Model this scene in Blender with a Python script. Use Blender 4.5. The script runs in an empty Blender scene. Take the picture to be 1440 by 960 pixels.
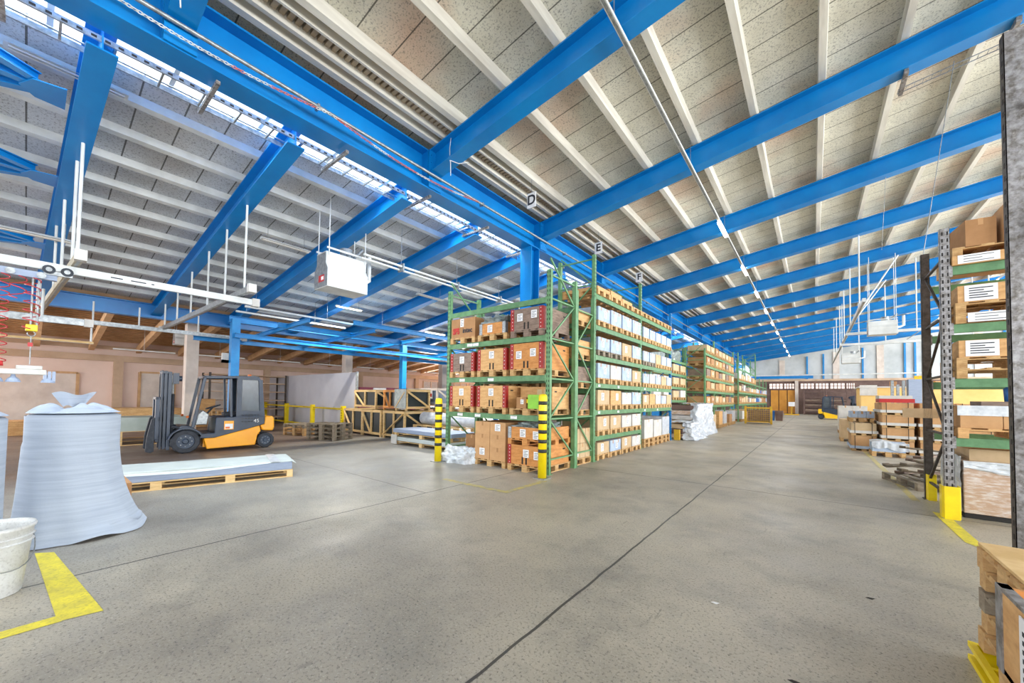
import bpy, math, random
from mathutils import Vector, Matrix
random.seed(7)
S = bpy.context.scene
COL = S.collection
PI = math.pi

# ------------------------------------------------------------------ camera
cam_d = bpy.data.cameras.new('camera')
cam = bpy.data.objects.new('camera', cam_d); COL.objects.link(cam)
cam_d.sensor_fit = 'HORIZONTAL'; cam_d.sensor_width = 36.0
cam_d.lens = 535.787 / 1440 * 36.0
cam_d.shift_y = (541.34 - 480.0) / 1440
cam_d.clip_start = 0.05; cam_d.clip_end = 300
_R = Vector((0.78430506, 0.62020323, 0.0146123)); _U = Vector((0.00790394, -0.03354178, 0.99940606)); _F = Vector((-0.62032499, 0.78372374, 0.03120904))
cam.matrix_world = Matrix(((_R.x, _U.x, -_F.x, 0), (_R.y, _U.y, -_F.y, 0), (_R.z, _U.z, -_F.z, 1.6), (0, 0, 0, 1)))
S.camera = cam

# ------------------------------------------------------------------ light and exposure
S.view_settings.view_transform = 'Standard'; S.view_settings.look = 'None'
S.view_settings.gamma = 1.0; S.view_settings.use_curve_mapping = False
S.view_settings.exposure = 1.03
S.cycles.use_denoising = True
S.cycles.max_bounces = 8; S.cycles.diffuse_bounces = 5; S.cycles.glossy_bounces = 3
S.cycles.sample_clamp_indirect = 6.0
W = bpy.data.worlds.new('world'); S.world = W; W.use_nodes = True
W.node_tree.nodes['Background'].inputs[0].default_value = (0.93, 0.97, 1.0, 1)
W.node_tree.nodes['Background'].inputs[1].default_value = 1.5

def area(name, loc, rot, sx, sy, power, color=(1, 1, 1)):
    d = bpy.data.lights.new(name, 'AREA'); d.shape = 'RECTANGLE'; d.size = sx; d.size_y = sy
    d.energy = power; d.color = color
    o = bpy.data.objects.new(name, d); COL.objects.link(o); o.location = loc; o.rotation_euler = rot
    return o
# daylight above the rooflight strip that runs beside the girder
for k in range(5):
    area('rooflight_daylight', (-7.35, 2.5 + 14 * k, 7.6), (0, 0, 0), 0.8, 13.0, 700 if k else 800, (0.93, 0.97, 1.0))
# fill lamps added for brightness at the unseen side wall and near end
for k in range(4):
    area('added_side_fill', (20.6, 4 + 15 * k, 4.6), (0, math.radians(90), 0), 6.0, 13.0, 1700, (0.95, 0.98, 1.0))
area('added_front_fill', (2.0, -9.0, 4.0), (math.radians(-90), 0, 0), 20, 6.0, 1500, (1.0, 0.98, 0.95))  # added lamp behind the camera, no such opening seen
area('added_annex_wall_fill', (-25.5, 28.0, 2.0), (0, math.radians(-90), 0), 1.8, 16.0, 1500, (1.0, 0.97, 0.94))  # added to brighten the annex from a hidden stretch of wall
area('added_annex_wall_fill', (-25.5, -5.4, 2.0), (0, math.radians(-90), 0), 2.4, 4.0, 500, (1.0, 0.97, 0.94))  # second added annex lamp, outside the view
area('added_annex_end_fill', (-22.2, -8.8, 2.2), (math.radians(-90), 0, 0), 6.5, 4.0, 2200, (1.0, 0.96, 0.92))  # added outside the view to lift the dark annex
area('added_front_fill', (-15.0, -9.0, 2.6), (math.radians(-90), 0, 0), 22, 4.5, 3000, (1.0, 0.98, 0.95))  # added outside the view to brighten the low hall

# ------------------------------------------------------------------ materials
def lin(c):
    c = c / 255.0
    return c / 12.92 if c <= 0.04045 else ((c + 0.055) / 1.055) ** 2.4
def L3(rgb): return (lin(rgb[0]), lin(rgb[1]), lin(rgb[2]), 1)
MATS = {}
def nt(name):
    m = bpy.data.materials.new(name); m.use_nodes = True
    t = m.node_tree; b = t.nodes['Principled BSDF']
    MATS[name] = m
    return m, t, b
def N(t, k, **kw):
    n = t.nodes.new(k)
    for a, v in kw.items():
        if a.startswith('i_'): n.inputs[a[2:].replace('_', ' ')].default_value = v
        else: setattr(n, a, v)
    return n
def mixc(t, fac, a, b):
    n = t.nodes.new('ShaderNodeMix'); n.data_type = 'RGBA'
    for s, v in ((0, fac), (6, a), (7, b)):
        if isinstance(v, bpy.types.NodeSocket): t.links.new(v, n.inputs[s])
        else: n.inputs[s].default_value = v
    return n.outputs[2]
def math_(t, op, a, b=None, c=None):
    n = t.nodes.new('ShaderNodeMath'); n.operation = op
    for s, v in ((0, a), (1, b), (2, c)):
        if v is None: continue
        if isinstance(v, bpy.types.NodeSocket): t.links.new(v, n.inputs[s])
        else: n.inputs[s].default_value = v
    return n.outputs[0]
def noise(t, vec, scale, detail=3, rough=0.55, lo=0.35, hi=0.65, sc3=None):
    if sc3:
        mp = N(t, 'ShaderNodeMapping'); mp.inputs['Scale'].default_value = sc3
        t.links.new(vec, mp.inputs['Vector']); vec = mp.outputs[0]
    n = N(t, 'ShaderNodeTexNoise'); n.inputs['Scale'].default_value = scale
    n.inputs['Detail'].default_value = detail; n.inputs['Roughness'].default_value = rough
    t.links.new(vec, n.inputs['Vector'])
    r = N(t, 'ShaderNodeMapRange'); r.inputs['From Min'].default_value = lo; r.inputs['From Max'].default_value = hi
    t.links.new(n.outputs[0], r.inputs['Value'])
    return r.outputs[0]
def mat(name, rgb, rough=0.6, metal=0.0, rgb2=None, scale=3.0, sc3=None, amt=1.0, fine=None, bump=0.0, bscale=60, spec=0.5, lo=0.35, hi=0.65, coat=0):
    m, t, b = nt(name)
    tc = N(t, 'ShaderNodeTexCoord')
    if rgb2 is None: rgb2 = tuple(int(c * 0.86) for c in rgb)
    f = noise(t, tc.outputs['Object'], scale, 4, 0.6, lo, hi, sc3)
    f = math_(t, 'MULTIPLY', f, amt)
    c = mixc(t, f, L3(rgb), L3(rgb2))
    if fine:
        g = noise(t, tc.outputs['Object'], fine[1], 2, 0.6, 0.5, 0.75)
        c = mixc(t, math_(t, 'MULTIPLY', g, fine[2]), c, L3(fine[0]))
    t.links.new(c, b.inputs['Base Color'])
    b.inputs['Roughness'].default_value = rough; b.inputs['Metallic'].default_value = metal
    b.inputs['Specular IOR Level'].default_value = spec
    b.inputs['Coat Weight'].default_value = coat
    if bump:
        n = N(t, 'ShaderNodeTexNoise'); n.inputs['Scale'].default_value = bscale
        t.links.new(tc.outputs['Object'], n.inputs['Vector'])
        bp = N(t, 'ShaderNodeBump'); bp.inputs['Strength'].default_value = bump; bp.inputs['Distance'].default_value = 0.02
        t.links.new(n.outputs[0], bp.inputs['Height']); t.links.new(bp.outputs[0], b.inputs['Normal'])
    return m
def emit(name, rgb, st):
    m, t, b = nt(name)
    b.inputs['Base Color'].default_value = L3(rgb)
    b.inputs['Emission Color'].default_value = L3(rgb); b.inputs['Emission Strength'].default_value = st
    return m

BLUE = mat('blue_paint', (0, 130, 202), 0.34, rgb2=(0, 116, 188), scale=1.2)
BLUE_L = mat('light_blue_paint', (24, 142, 210), 0.4, rgb2=(16, 126, 196), scale=3)
GREEN = mat('green_paint', (112, 160, 112), 0.5, rgb2=(92, 138, 92), scale=6)
GREEN_B = mat('green_beam_paint', (104, 150, 104), 0.5, rgb2=(84, 126, 84), scale=6)
WHITE_P = mat('white_paint', (222, 224, 222), 0.5, rgb2=(200, 202, 200), scale=2)
PURLIN = mat('pale_purlin_paint', (224, 220, 208), 0.6, rgb2=(196, 190, 178), scale=1.5, sc3=(3, .4, 3))
GREY_M = mat('galvanised_steel', (168, 172, 174), 0.4, 0.6, rgb2=(130, 134, 136), scale=14)
GALV_D = mat('worn_galvanised_steel', (164, 162, 164), 0.45, 0.5, rgb2=(104, 98, 92), scale=16, fine=((196, 192, 188), 30, .5))
RUST = mat('dark_worn_steel', (92, 84, 78), 0.55, 0.5, rgb2=(66, 58, 52), scale=14)
YEL = mat('yellow_paint', (250, 222, 10), 0.4, rgb2=(236, 204, 8), scale=5)
YEL_B = mat('dull_yellow_paint', (222, 178, 40), 0.5, rgb2=(196, 150, 30), scale=5)
BLK = mat('black_band', (38, 38, 38), 0.5, rgb2=(90, 88, 60), scale=30, lo=.55, hi=.7)
BLK2 = mat('dark_gap', (44, 40, 38), 0.8)
RED = mat('red_strap_paint', (176, 40, 34), 0.5, rgb2=(140, 30, 28), scale=12)
WOOD = mat('pallet_wood', (214, 176, 122), 0.75, rgb2=(176, 134, 84), scale=5, sc3=(1, 1, 4), fine=((150, 108, 62), 40, .35))
WOOD_G = mat('grey_pallet_wood', (160, 148, 130), 0.8, rgb2=(118, 104, 86), scale=5, sc3=(1, 1, 4), fine=((90, 78, 62), 40, .35))
WOOD_L = mat('fresh_wood', (232, 200, 146), 0.7, rgb2=(208, 170, 112), scale=4, sc3=(1, 1, 5))
WOOD_O = mat('orange_plywood', (216, 152, 84), 0.65, rgb2=(192, 124, 60), scale=4, sc3=(1, 1, 5), fine=((150, 90, 40), 26, .3))
WOOD_N = mat('plywood', (222, 176, 118), 0.65, rgb2=(200, 150, 94), scale=4, sc3=(1, 1, 5), fine=((160, 108, 60), 26, .3))
WOOD_D = mat('weathered_plywood', (150, 128, 112), 0.7, rgb2=(116, 96, 84), scale=5, sc3=(1, 1, 5))
CARD = mat('cardboard', (206, 160, 112), 0.8, rgb2=(188, 142, 96), scale=3)
CARD_D = mat('brown_cardboard', (178, 132, 88), 0.8, rgb2=(160, 116, 74), scale=3)
CARD_W = mat('pale_cardboard', (208, 180, 142), 0.8, rgb2=(190, 162, 124), scale=3)
CARD_WH = mat('white_carton', (212, 208, 202), 0.7, rgb2=(192, 188, 182), scale=3)
CARD_BL = mat('bluish_white_carton', (184, 198, 216), 0.7, rgb2=(156, 176, 206), scale=5)
PAPER = mat('paper_label', (240, 240, 240), 0.6, rgb2=(232, 232, 234), scale=3)
INK = mat('ink', (52, 54, 62), 0.7)
FOAM = mat('blue_grey_foam_sheet', (170, 180, 194), 0.7, rgb2=(156, 166, 182), scale=1.5, sc3=(1, 1, 24), bump=.05, bscale=40)
FILM = mat('crumpled_plastic_film', (226, 230, 234), 0.3, rgb2=(190, 196, 202), scale=9, bump=.5, bscale=9, coat=.4)
FILM_W = mat('white_plastic_film', (212, 216, 222), 0.3, rgb2=(184, 190, 200), scale=8, bump=.6, bscale=10, coat=.4)
FILM_B = mat('film_over_brown_boxes', (188, 156, 130), 0.3, rgb2=(222, 214, 208), scale=7, sc3=(1, 1, 4), lo=.45, hi=.7, bump=.4, bscale=12, coat=.5)
FILM_G = mat('grey_plastic_sheeting', (160, 170, 170), 0.35, rgb2=(120, 132, 130), scale=5, bump=.6, bscale=6, coat=.4)
SHEET = mat('white_sheet_metal_stack', (198, 204, 200), 0.5, rgb2=(182, 190, 188), scale=2)
SHEET_B = mat('blue_grey_wrapped_stack', (156, 168, 190), 0.5, rgb2=(140, 154, 178), scale=3, sc3=(1, 1, 14))
PANEL = mat('grey_partition_panel', (200, 200, 208), 0.6, rgb2=(188, 188, 198), scale=.8)
CHAR = mat('charcoal_paint', (50, 64, 84), 0.38, rgb2=(40, 52, 70), scale=4)
CHAR_D = mat('black_rubber', (42, 46, 54), 0.7, rgb2=(58, 62, 70), scale=12)
HUB = mat('dark_hub_paint', (70, 84, 104), 0.5)
ORANGE = mat('orange_yellow_paint', (255, 176, 10), 0.35, rgb2=(248, 164, 4), scale=2, coat=.3)
YFORK = mat('bright_yellow_paint', (248, 200, 20), 0.4, rgb2=(236, 184, 14), scale=2)
BUCKET = mat('scuffed_white_plastic', (216, 218, 218), 0.45, rgb2=(196, 196, 194), scale=6, fine=((120, 118, 114), 60, .35))
PINK = mat('pale_pinkish_wall', (238, 214, 202), 0.8, rgb2=(226, 200, 186), scale=.7)
BEIGE = mat('beige_concrete', (208, 180, 154), 0.8, rgb2=(188, 160, 134), scale=1.2)
TIMBER = mat('brown_timber_boards', (168, 136, 104), 0.8, rgb2=(134, 106, 80), scale=2, sc3=(4, .5, 1))
TIMB_L = mat('light_timber', (214, 174, 130), 0.75, rgb2=(190, 150, 108), scale=3)
CONC_W = mat('whitewashed_concrete', (226, 214, 204), 0.8, rgb2=(206, 192, 182), scale=1.5)
BLOCK = mat('grey_block_wall', (206, 210, 212), 0.8, rgb2=(180, 186, 188), scale=.6)
BROWN_W = mat('brown_steel_wall', (122, 98, 90), 0.7, rgb2=(98, 76, 70), scale=1.5)
ODOOR = mat('orange_door_paint', (226, 158, 62), 0.5, rgb2=(208, 140, 50), scale=1)
YWALL = mat('pale_yellow_wall', (238, 200, 126), 0.7, rgb2=(226, 184, 108), scale=1)
GLASSY = mat('dark_cab_glass', (48, 58, 66), 0.2, rgb2=(70, 82, 92), scale=3, spec=.5)
REDP = mat('red_plastic', (200, 44, 44), 0.45)
LED = emit('lit_fluorescent_tube', (255, 250, 238), 9.0)
LEDW = emit('warm_lit_fluorescent_tube', (255, 238, 190), 4.0)
MAG = mat('magenta_cover', (150, 70, 92), 0.6, rgb2=(130, 58, 80), scale=3)
AMBER = mat('amber_plastic', (240, 120, 30), 0.4)
SKIN_D = mat('dark_green_panel', (40, 52, 56), 0.4)
LIME = mat('lime_green_box', (150, 214, 70), 0.6)
TEAL = mat('blue_crate_plastic', (40, 110, 190), 0.5)

# ceiling boards: speckled wood-wool with a dark joint every 0.62 m
def board_mat(name, c1, c2, stain, pitch, stain_amt):
    m, t, b = nt(name)
    tc = N(t, 'ShaderNodeTexCoord'); o = tc.outputs['Object']
    sep = N(t, 'ShaderNodeSeparateXYZ'); t.links.new(o, sep.inputs[0])
    f = noise(t, o, 0.8, 4, .6)
    c = mixc(t, f, L3(c1), L3(c2))
    st = noise(t, o, 0.45, 3, .5, .5, .68)
    c = mixc(t, math_(t, 'MULTIPLY', st, stain_amt), c, L3(stain))
    sp = noise(t, o, 34, 2, .7, .53, .66)
    c = mixc(t, math_(t, 'MULTIPLY', sp, .6), c, L3(tuple(int(v * .45) for v in c1)))
    fr = math_(t, 'FRACT', math_(t, 'DIVIDE', math_(t, 'ADD', sep.outputs['Y'], 20.0), pitch))
    j = math_(t, 'LESS_THAN', fr, .022 / pitch)
    c = mixc(t, math_(t, 'MULTIPLY', j, .8), c, L3((54, 50, 44)))
    t.links.new(c, b.inputs['Base Color']); b.inputs['Roughness'].default_value = .95
    return m
CEIL_R = board_mat('wood_wool_ceiling_board', (222, 219, 204), (198, 194, 178), (204, 166, 140), .62, .7)
CEIL_L = board_mat('grey_wood_wool_ceiling_board', (214, 218, 222), (190, 194, 198), (176, 164, 152), .55, .4)

# floor: trowelled concrete, speckled, with sawn joints and darker worn zones
def floor_mat():
    m, t, b = nt('concrete_floor')
    tc = N(t, 'ShaderNodeTexCoord'); o = tc.outputs['Object']
    sep = N(t, 'ShaderNodeSeparateXYZ'); t.links.new(o, sep.inputs[0]); X = sep.outputs['X']; Y = sep.outputs['Y']
    c = mixc(t, noise(t, o, .35, 5, .6, .38, .62), L3((190, 181, 163)), L3((160, 153, 141)))
    c = mixc(t, math_(t, 'MULTIPLY', noise(t, o, 1.1, 6, .7, .48, .68), .5), c, L3((118, 115, 110)))
    # darker, browner traffic surface on the side of the low hall
    mr = N(t, 'ShaderNodeMapRange'); mr.inputs['From Min'].default_value = -4.9; mr.inputs['From Max'].default_value = -6.4
    wob = math_(t, 'MULTIPLY', math_(t, 'SUBTRACT', noise(t, o, .8, 3, .5, 0, 1), .5), 1.6)
    t.links.new(math_(t, 'ADD', X, wob), mr.inputs['Value'])
    c = mixc(t, math_(t, 'MULTIPLY', mr.outputs[0], .6), c, L3((118, 116, 114)))
    mr2 = N(t, 'ShaderNodeMapRange'); mr2.inputs['From Min'].default_value = -9.5; mr2.inputs['From Max'].default_value = -11.5
    t.links.new(math_(t, 'ADD', math_(t, 'ADD', X, wob), math_(t, 'MULTIPLY', Y, .45)), mr2.inputs['Value'])
    c = mixc(t, math_(t, 'MULTIPLY', mr2.outputs[0], .7), c, L3((128, 100, 84)))
    sp = noise(t, o, 48, 4, .8, .54, .63)
    c = mixc(t, math_(t, 'MULTIPLY', sp, .75), c, L3((70, 68, 64)))
    sp2 = noise(t, o, 55, 2, .7, .60, .68)
    c = mixc(t, math_(t, 'MULTIPLY', sp2, .35), c, L3((216, 212, 200)))
    scr = noise(t, o, 3.0, 4, .7, .66, .70, (3.0, .5, 1))
    c = mixc(t, math_(t, 'MULTIPLY', scr, .35), c, L3((86, 84, 82)))
    wv = math_(t, 'MULTIPLY', math_(t, 'SUBTRACT', noise(t, o, 2.5, 2, .5, 0, 1), .5), .03)
    def line(v, at, w):
        return math_(t, 'LESS_THAN', math_(t, 'ABSOLUTE', math_(t, 'ADD', math_(t, 'SUBTRACT', v, at), wv)), w)
    j = line(X, -1.53, .011); j = math_(t, 'MAXIMUM', j, line(X, -5.03, .011))
    jy = math_(t, 'MULTIPLY', math_(t, 'GREATER_THAN', X, -5.03), line(Y, 8.0, .012))
    jy2 = math_(t, 'MULTIPLY', math_(t, 'LESS_THAN', X, -5.03), line(Y, 4.1, .010))
    for q in (jy, jy2): j = math_(t, 'MAXIMUM', j, q)
    # one wandering hairline crack across the aisle slab
    cw = math_(t, 'MULTIPLY', math_(t, 'SUBTRACT', noise(t, o, 1.3, 5, .7, 0, 1), .5), 1.6)
    ck = math_(t, 'LESS_THAN', math_(t, 'ABSOLUTE', math_(t, 'ADD', math_(t, 'ADD', X, 3.2), cw)), .004)
    ck = math_(t, 'MULTIPLY', ck, math_(t, 'MULTIPLY', math_(t, 'LESS_THAN', Y, 8.0), math_(t, 'GREATER_THAN', Y, 5.3)))
    j = math_(t, 'MAXIMUM', j, math_(t, 'MULTIPLY', ck, .6))
    c = mixc(t, math_(t, 'MULTIPLY', j, .88), c, L3((40, 40, 40)))
    t.links.new(c, b.inputs['Base Color'])
    r = N(t, 'ShaderNodeMapRange'); r.inputs['To Min'].default_value = .34; r.inputs['To Max'].default_value = .6
    t.links.new(noise(t, o, .9, 4, .6), r.inputs['Value']); t.links.new(r.outputs[0], b.inputs['Roughness'])
    bp = N(t, 'ShaderNodeBump'); bp.inputs['Strength'].default_value = .12; bp.inputs['Distance'].default_value = .01
    t.links.new(sp, bp.inputs['Height']); t.links.new(bp.outputs[0], b.inputs['Normal'])
    return m
FLOOR = floor_mat()
FADED = mat('worn_yellow_floor_paint', (196, 178, 104), 0.7, rgb2=(168, 160, 134), scale=9, lo=.4, hi=.6)
FLOORY = mat('yellow_floor_paint', (240, 222, 60), 0.6, rgb2=(212, 196, 74), scale=7, fine=((140, 132, 70), 40, .45))

# ------------------------------------------------------------------ mesh building
class MB:
    def __init__(s, *mats): s.v = []; s.f = []; s.m = []; s.mats = list(mats); s.sm = []
    def add(s, vs, fs, m=0, smooth=False):
        n = len(s.v); s.v += [tuple(v) for v in vs]
        for f in fs: s.f.append(tuple(i + n for i in f)); s.m.append(m); s.sm.append(smooth)
        return s
    def box(s, x0, x1, y0, y1, z0, z1, m=0):
        vs = [(x0, y0, z0), (x1, y0, z0), (x1, y1, z0), (x0, y1, z0), (x0, y0, z1), (x1, y0, z1), (x1, y1, z1), (x0, y1, z1)]
        return s.add(vs, BF, m)
    def bar(s, p, q, w, h=None, m=0, up=(0, 0, 1)):
        h = w if h is None else h
        p = Vector(p); q = Vector(q); d = (q - p).normalized(); u = Vector(up)
        if abs(d.dot(u)) > .98: u = Vector((0, 1, 0))
        a = d.cross(u).normalized() * (w / 2); b = a.cross(d).normalized() * (h / 2)
        vs = [p - a - b, p + a - b, q + a - b, q - a - b, p - a + b, p + a + b, q + a + b, q - a + b]
        return s.add(vs, BF, m)
    def ibeam(s, p, q, w, h, tf=.02, tw=.012, m=0):
        # I section from p to q, both on the underside centre line
        p = Vector(p); q = Vector(q); d = (q - p).normalized(); up = Vector((0, 0, 1))
        a = d.cross(up).normalized(); b = a.cross(d).normalized()
        def sl(a0, a1, b0, b1):
            vs = []
            for bb in (b0, b1):
                vs += [p + a * a0 + b * bb, p + a * a1 + b * bb, q + a * a1 + b * bb, q + a * a0 + b * bb]
            s.add(vs, BF, m)
        sl(-w / 2, w / 2, 0, tf); sl(-w / 2, w / 2, h - tf, h); sl(-tw / 2, tw / 2, tf, h - tf)
        return s
    def cyl(s, p, q, r, n=12, m=0, r2=None, cap=True, smooth=True):
        r2 = r if r2 is None else r2
        p = Vector(p); q = Vector(q); d = (q - p).normalized()
        u = Vector((0, 0, 1)) if abs(d.z) < .9 else Vector((1, 0, 0))
        a = d.cross(u).normalized(); b = d.cross(a)
        vs = [p + (a * math.cos(2 * PI * i / n) + b * math.sin(2 * PI * i / n)) * r for i in range(n)] + \
             [q + (a * math.cos(2 * PI * i / n) + b * math.sin(2 * PI * i / n)) * r2 for i in range(n)]
        s.add(vs, [(i, (i + 1) % n, n + (i + 1) % n, n + i) for i in range(n)], m, smooth)
        if cap: s.add(vs, [tuple(range(n - 1, -1, -1)), tuple(range(n, 2 * n))], m)
        return s
    def tube(s, pts, r, n=6, m=0):
        pts = [Vector(p) for p in pts]; rings = []
        a = None
        for i, p in enumerate(pts):
            d = (pts[min(i + 1, len(pts) - 1)] - pts[max(i - 1, 0)]).normalized()
            if a is None:
                u = Vector((0, 0, 1)) if abs(d.z) < .9 else Vector((1, 0, 0)); a = d.cross(u).normalized()
            else: a = (a - d * a.dot(d)).normalized()
            b = d.cross(a)
            rings.append([p + (a * math.cos(2 * PI * k / n) + b * math.sin(2 * PI * k / n)) * r for k in range(n)])
        vs = [v for g in rings for v in g]; fs = []
        for i in range(len(pts) - 1):
            for k in range(n): fs.append((i * n + k, i * n + (k + 1) % n, (i + 1) * n + (k + 1) % n, (i + 1) * n + k))
        return s.add(vs, fs, m, True)
    def lathe(s, prof, c=(0, 0, 0), n=24, m=0, smooth=True, fn=None):
        vs = []; fs = []
        for r, z in prof:
            for k in range(n):
                a = 2 * PI * k / n; rr = r * (fn(a, z) if fn else 1)
                vs.append((c[0] + rr * math.cos(a), c[1] + rr * math.sin(a), c[2] + z))
        for i in range(len(prof) - 1):
            for k in range(n): fs.append((i * n + k, i * n + (k + 1) % n, (i + 1) * n + (k + 1) % n, (i + 1) * n + k))
        return s.add(vs, fs, m, smooth)
    def prism(s, poly, lo, hi, axis='x', m=0):
        # poly: 2-D outline, extruded along axis from lo to hi
        n = len(poly)
        def P(u, v, w): return (w, u, v) if axis == 'x' else (u, w, v) if axis == 'y' else (u, v, w)
        vs = [P(u, v, lo) for u, v in poly] + [P(u, v, hi) for u, v in poly]
        fs = [(i, (i + 1) % n, n + (i + 1) % n, n + i) for i in range(n)] + [tuple(range(n - 1, -1, -1)), tuple(range(n, 2 * n))]
        return s.add(vs, fs, m)
    def grid(s, fn, nu, nv, m=0, smooth=True):
        vs = [fn(i / nu, j / nv) for j in range(nv + 1) for i in range(nu + 1)]
        fs = [(j * (nu + 1) + i, j * (nu + 1) + i + 1, (j + 1) * (nu + 1) + i + 1, (j + 1) * (nu + 1) + i) for j in range(nv) for i in range(nu)]
        return s.add(vs, fs, m, smooth)
    def mesh(s, name):
        me = bpy.data.meshes.new(name); me.from_pydata(s.v, [], s.f)
        for m in s.mats: me.materials.append(m)
        me.polygons.foreach_set('material_index', s.m); me.polygons.foreach_set('use_smooth', s.sm)
        me.validate(); me.update()
        import bmesh
        bm = bmesh.new(); bm.from_mesh(me); bmesh.ops.recalc_face_normals(bm, faces=bm.faces); bm.to_mesh(me); bm.free()
        return me
    def build(s, name, parent=None, bevel=0, label=None):
        o = bpy.data.objects.new(name, s.mesh(name)); COL.objects.link(o)
        if parent is not None: o.parent = parent
        if bevel:
            b = o.modifiers.new('bevel', 'BEVEL'); b.width = bevel; b.segments = 2; b.limit_method = 'ANGLE'
        if label: o['label'] = label
        return o
BF = [(0, 3, 2, 1), (4, 5, 6, 7), (0, 1, 5, 4), (1, 2, 6, 5), (2, 3, 7, 6), (3, 0, 4, 7)]

def tag(o, label, cat, group=None):
    o['label'] = label; o['category'] = cat
    if group: o['group'] = group
    return o
def struct(o, label=None, kind='structure'):
    o['kind'] = kind
    if label: o['label'] = label
    return o
def thing(name, label, cat, loc=(0, 0, 0), rz=0, group=None):
    o = bpy.data.objects.new(name, None); COL.objects.link(o); o.empty_display_size = .2
    o.location = loc; o.rotation_euler = (0, 0, rz)
    return tag(o, label, cat, group)
KIDS = {}
def copy_tree(o, loc=None, rz=None, label=None, group=None, scale=None):
    c = o.copy(); COL.objects.link(c)
    for ch in KIDS.get(o.name) or [k for k in o.children]:
        d = ch.copy(); COL.objects.link(d); d.parent = c
        for g in ch.children:
            e = g.copy(); COL.objects.link(e); e.parent = d
    if loc is not None: c.location = loc
    if rz is not None: c.rotation_euler = (0, 0, rz)
    if scale is not None: c.scale = scale
    if label: c['label'] = label
    if group: c['group'] = group
    return c
def text(name, s, size, mat_, parent=None, loc=(0, 0, 0), rot=(PI / 2, 0, 0), ext=.001, sx=1.0, bold=0):
    cu = bpy.data.curves.new(name, 'FONT'); cu.body = s; cu.size = size; cu.extrude = ext; cu.offset = bold
    cu.align_x = 'CENTER'; cu.align_y = 'CENTER'
    t = bpy.data.objects.new('tmp', cu); COL.objects.link(t)
    dg = bpy.context.evaluated_depsgraph_get(); me = bpy.data.meshes.new_from_object(t.evaluated_get(dg))
    bpy.data.objects.remove(t)
    me.materials.clear(); me.materials.append(mat_)
    o = bpy.data.objects.new(name, me); COL.objects.link(o)
    o.location = loc; o.rotation_euler = rot; o.scale = (sx, 1, 1)
    if parent is not None: o.parent = parent
    return o

# ================================================================== THE HALL
K = .145
def rz_(X): return 6.42 + K * (X + 6.5)        # underside of the tall hall's roof beams
def lz_(X): return 5.87 + .135 * (X + 6.9)     # underside of the low hall's roof beams
YF = 61.0
f = MB(FLOOR); f.box(-26, 21, -10, YF, -.2, 0); struct(f.build('floor'), 'grey concrete hall floor with dark sawn joints')

# tall hall ceiling (boards between the purlins) and low hall ceiling, as sloped slabs
def slope_slab(name, x0, x1, z0, z1, th, m, y0=-6, y1=YF):
    b = MB(m); vs = []
    for y in (y0, y1): vs += [(x0, y, z0), (x1, y, z1), (x1, y, z1 + th), (x0, y, z0 + th)]
    b.add(vs, [(0, 1, 2, 3), (4, 7, 6, 5), (0, 4, 5, 1), (1, 5, 6, 2), (2, 6, 7, 3), (3, 7, 4, 0)])
    return b.build(name)
PZ = lambda X: rz_(X) + .52                    # purlin underside, tall hall
PH = .2
o = slope_slab('ceiling', -6.92, 21, PZ(-6.92) + PH, PZ(21) + PH, .12, CEIL_R); struct(o, 'speckled board ceiling of the tall hall')
LPZ = lambda X: lz_(X) + .42
o = slope_slab('ceiling', -18.6, -7.85, LPZ(-18.6) + .14, LPZ(-7.85) + .14, .12, CEIL_L); struct(o, 'pale grey board ceiling of the low hall')
# upstand between the two roofs above the girder
b = MB(WHITE_P); b.box(-6.98, -6.90, -6, YF, 6.92, PZ(-6.9) + .3); struct(b.build('trim_1'), 'white upstand between low and tall roof')

# purlins of the tall hall
k = 0
X = -5.57
while X < 20.5:
    b = MB(PURLIN); z = PZ(X)
    b.prism([(-.055 + X, z), (.055 + X, z + K * .11), (.075 + X, z + PH + .02), (-.075 + X, z + PH)], -6, YF, 'y')
    struct(b.build('purlin'), 'pale purlin under the tall roof'); X += 1.15; k += 1
# paired rails and ribbed metal strip right beside the girder
for X, w in ((-6.32, .12), (-6.08, .07), (-5.80, .04)):
    b = MB(PURLIN); z = PZ(X); b.box(X - w / 2, X + w / 2, -6, YF, z + .02, z + PH); struct(b.build('purlin'), 'pale edge rail beside the girder')
rib = mat('ribbed_metal_strip', (176, 162, 142), .6, rgb2=(140, 124, 104), scale=1)
b = MB(rib); y = -4.0
while y < 40: b.box(-6.05, -5.82, y, y + .07, PZ(-6) + .12, PZ(-6) + .17); y += .11
struct(b.build('ribbed_ceiling_strip'), 'narrow ribbed strip beside the girder')
# purlins of the low hall
X = -8.35
while X > -18.4:
    b = MB(WHITE_P); z = LPZ(X)
    b.prism([(X - .06, z), (X + .06, z + .016), (X + .07, z + .15), (X - .07, z + .15)], -6, YF, 'y')
    struct(b.build('purlin'), 'white purlin under the low roof'); X -= .92
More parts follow.
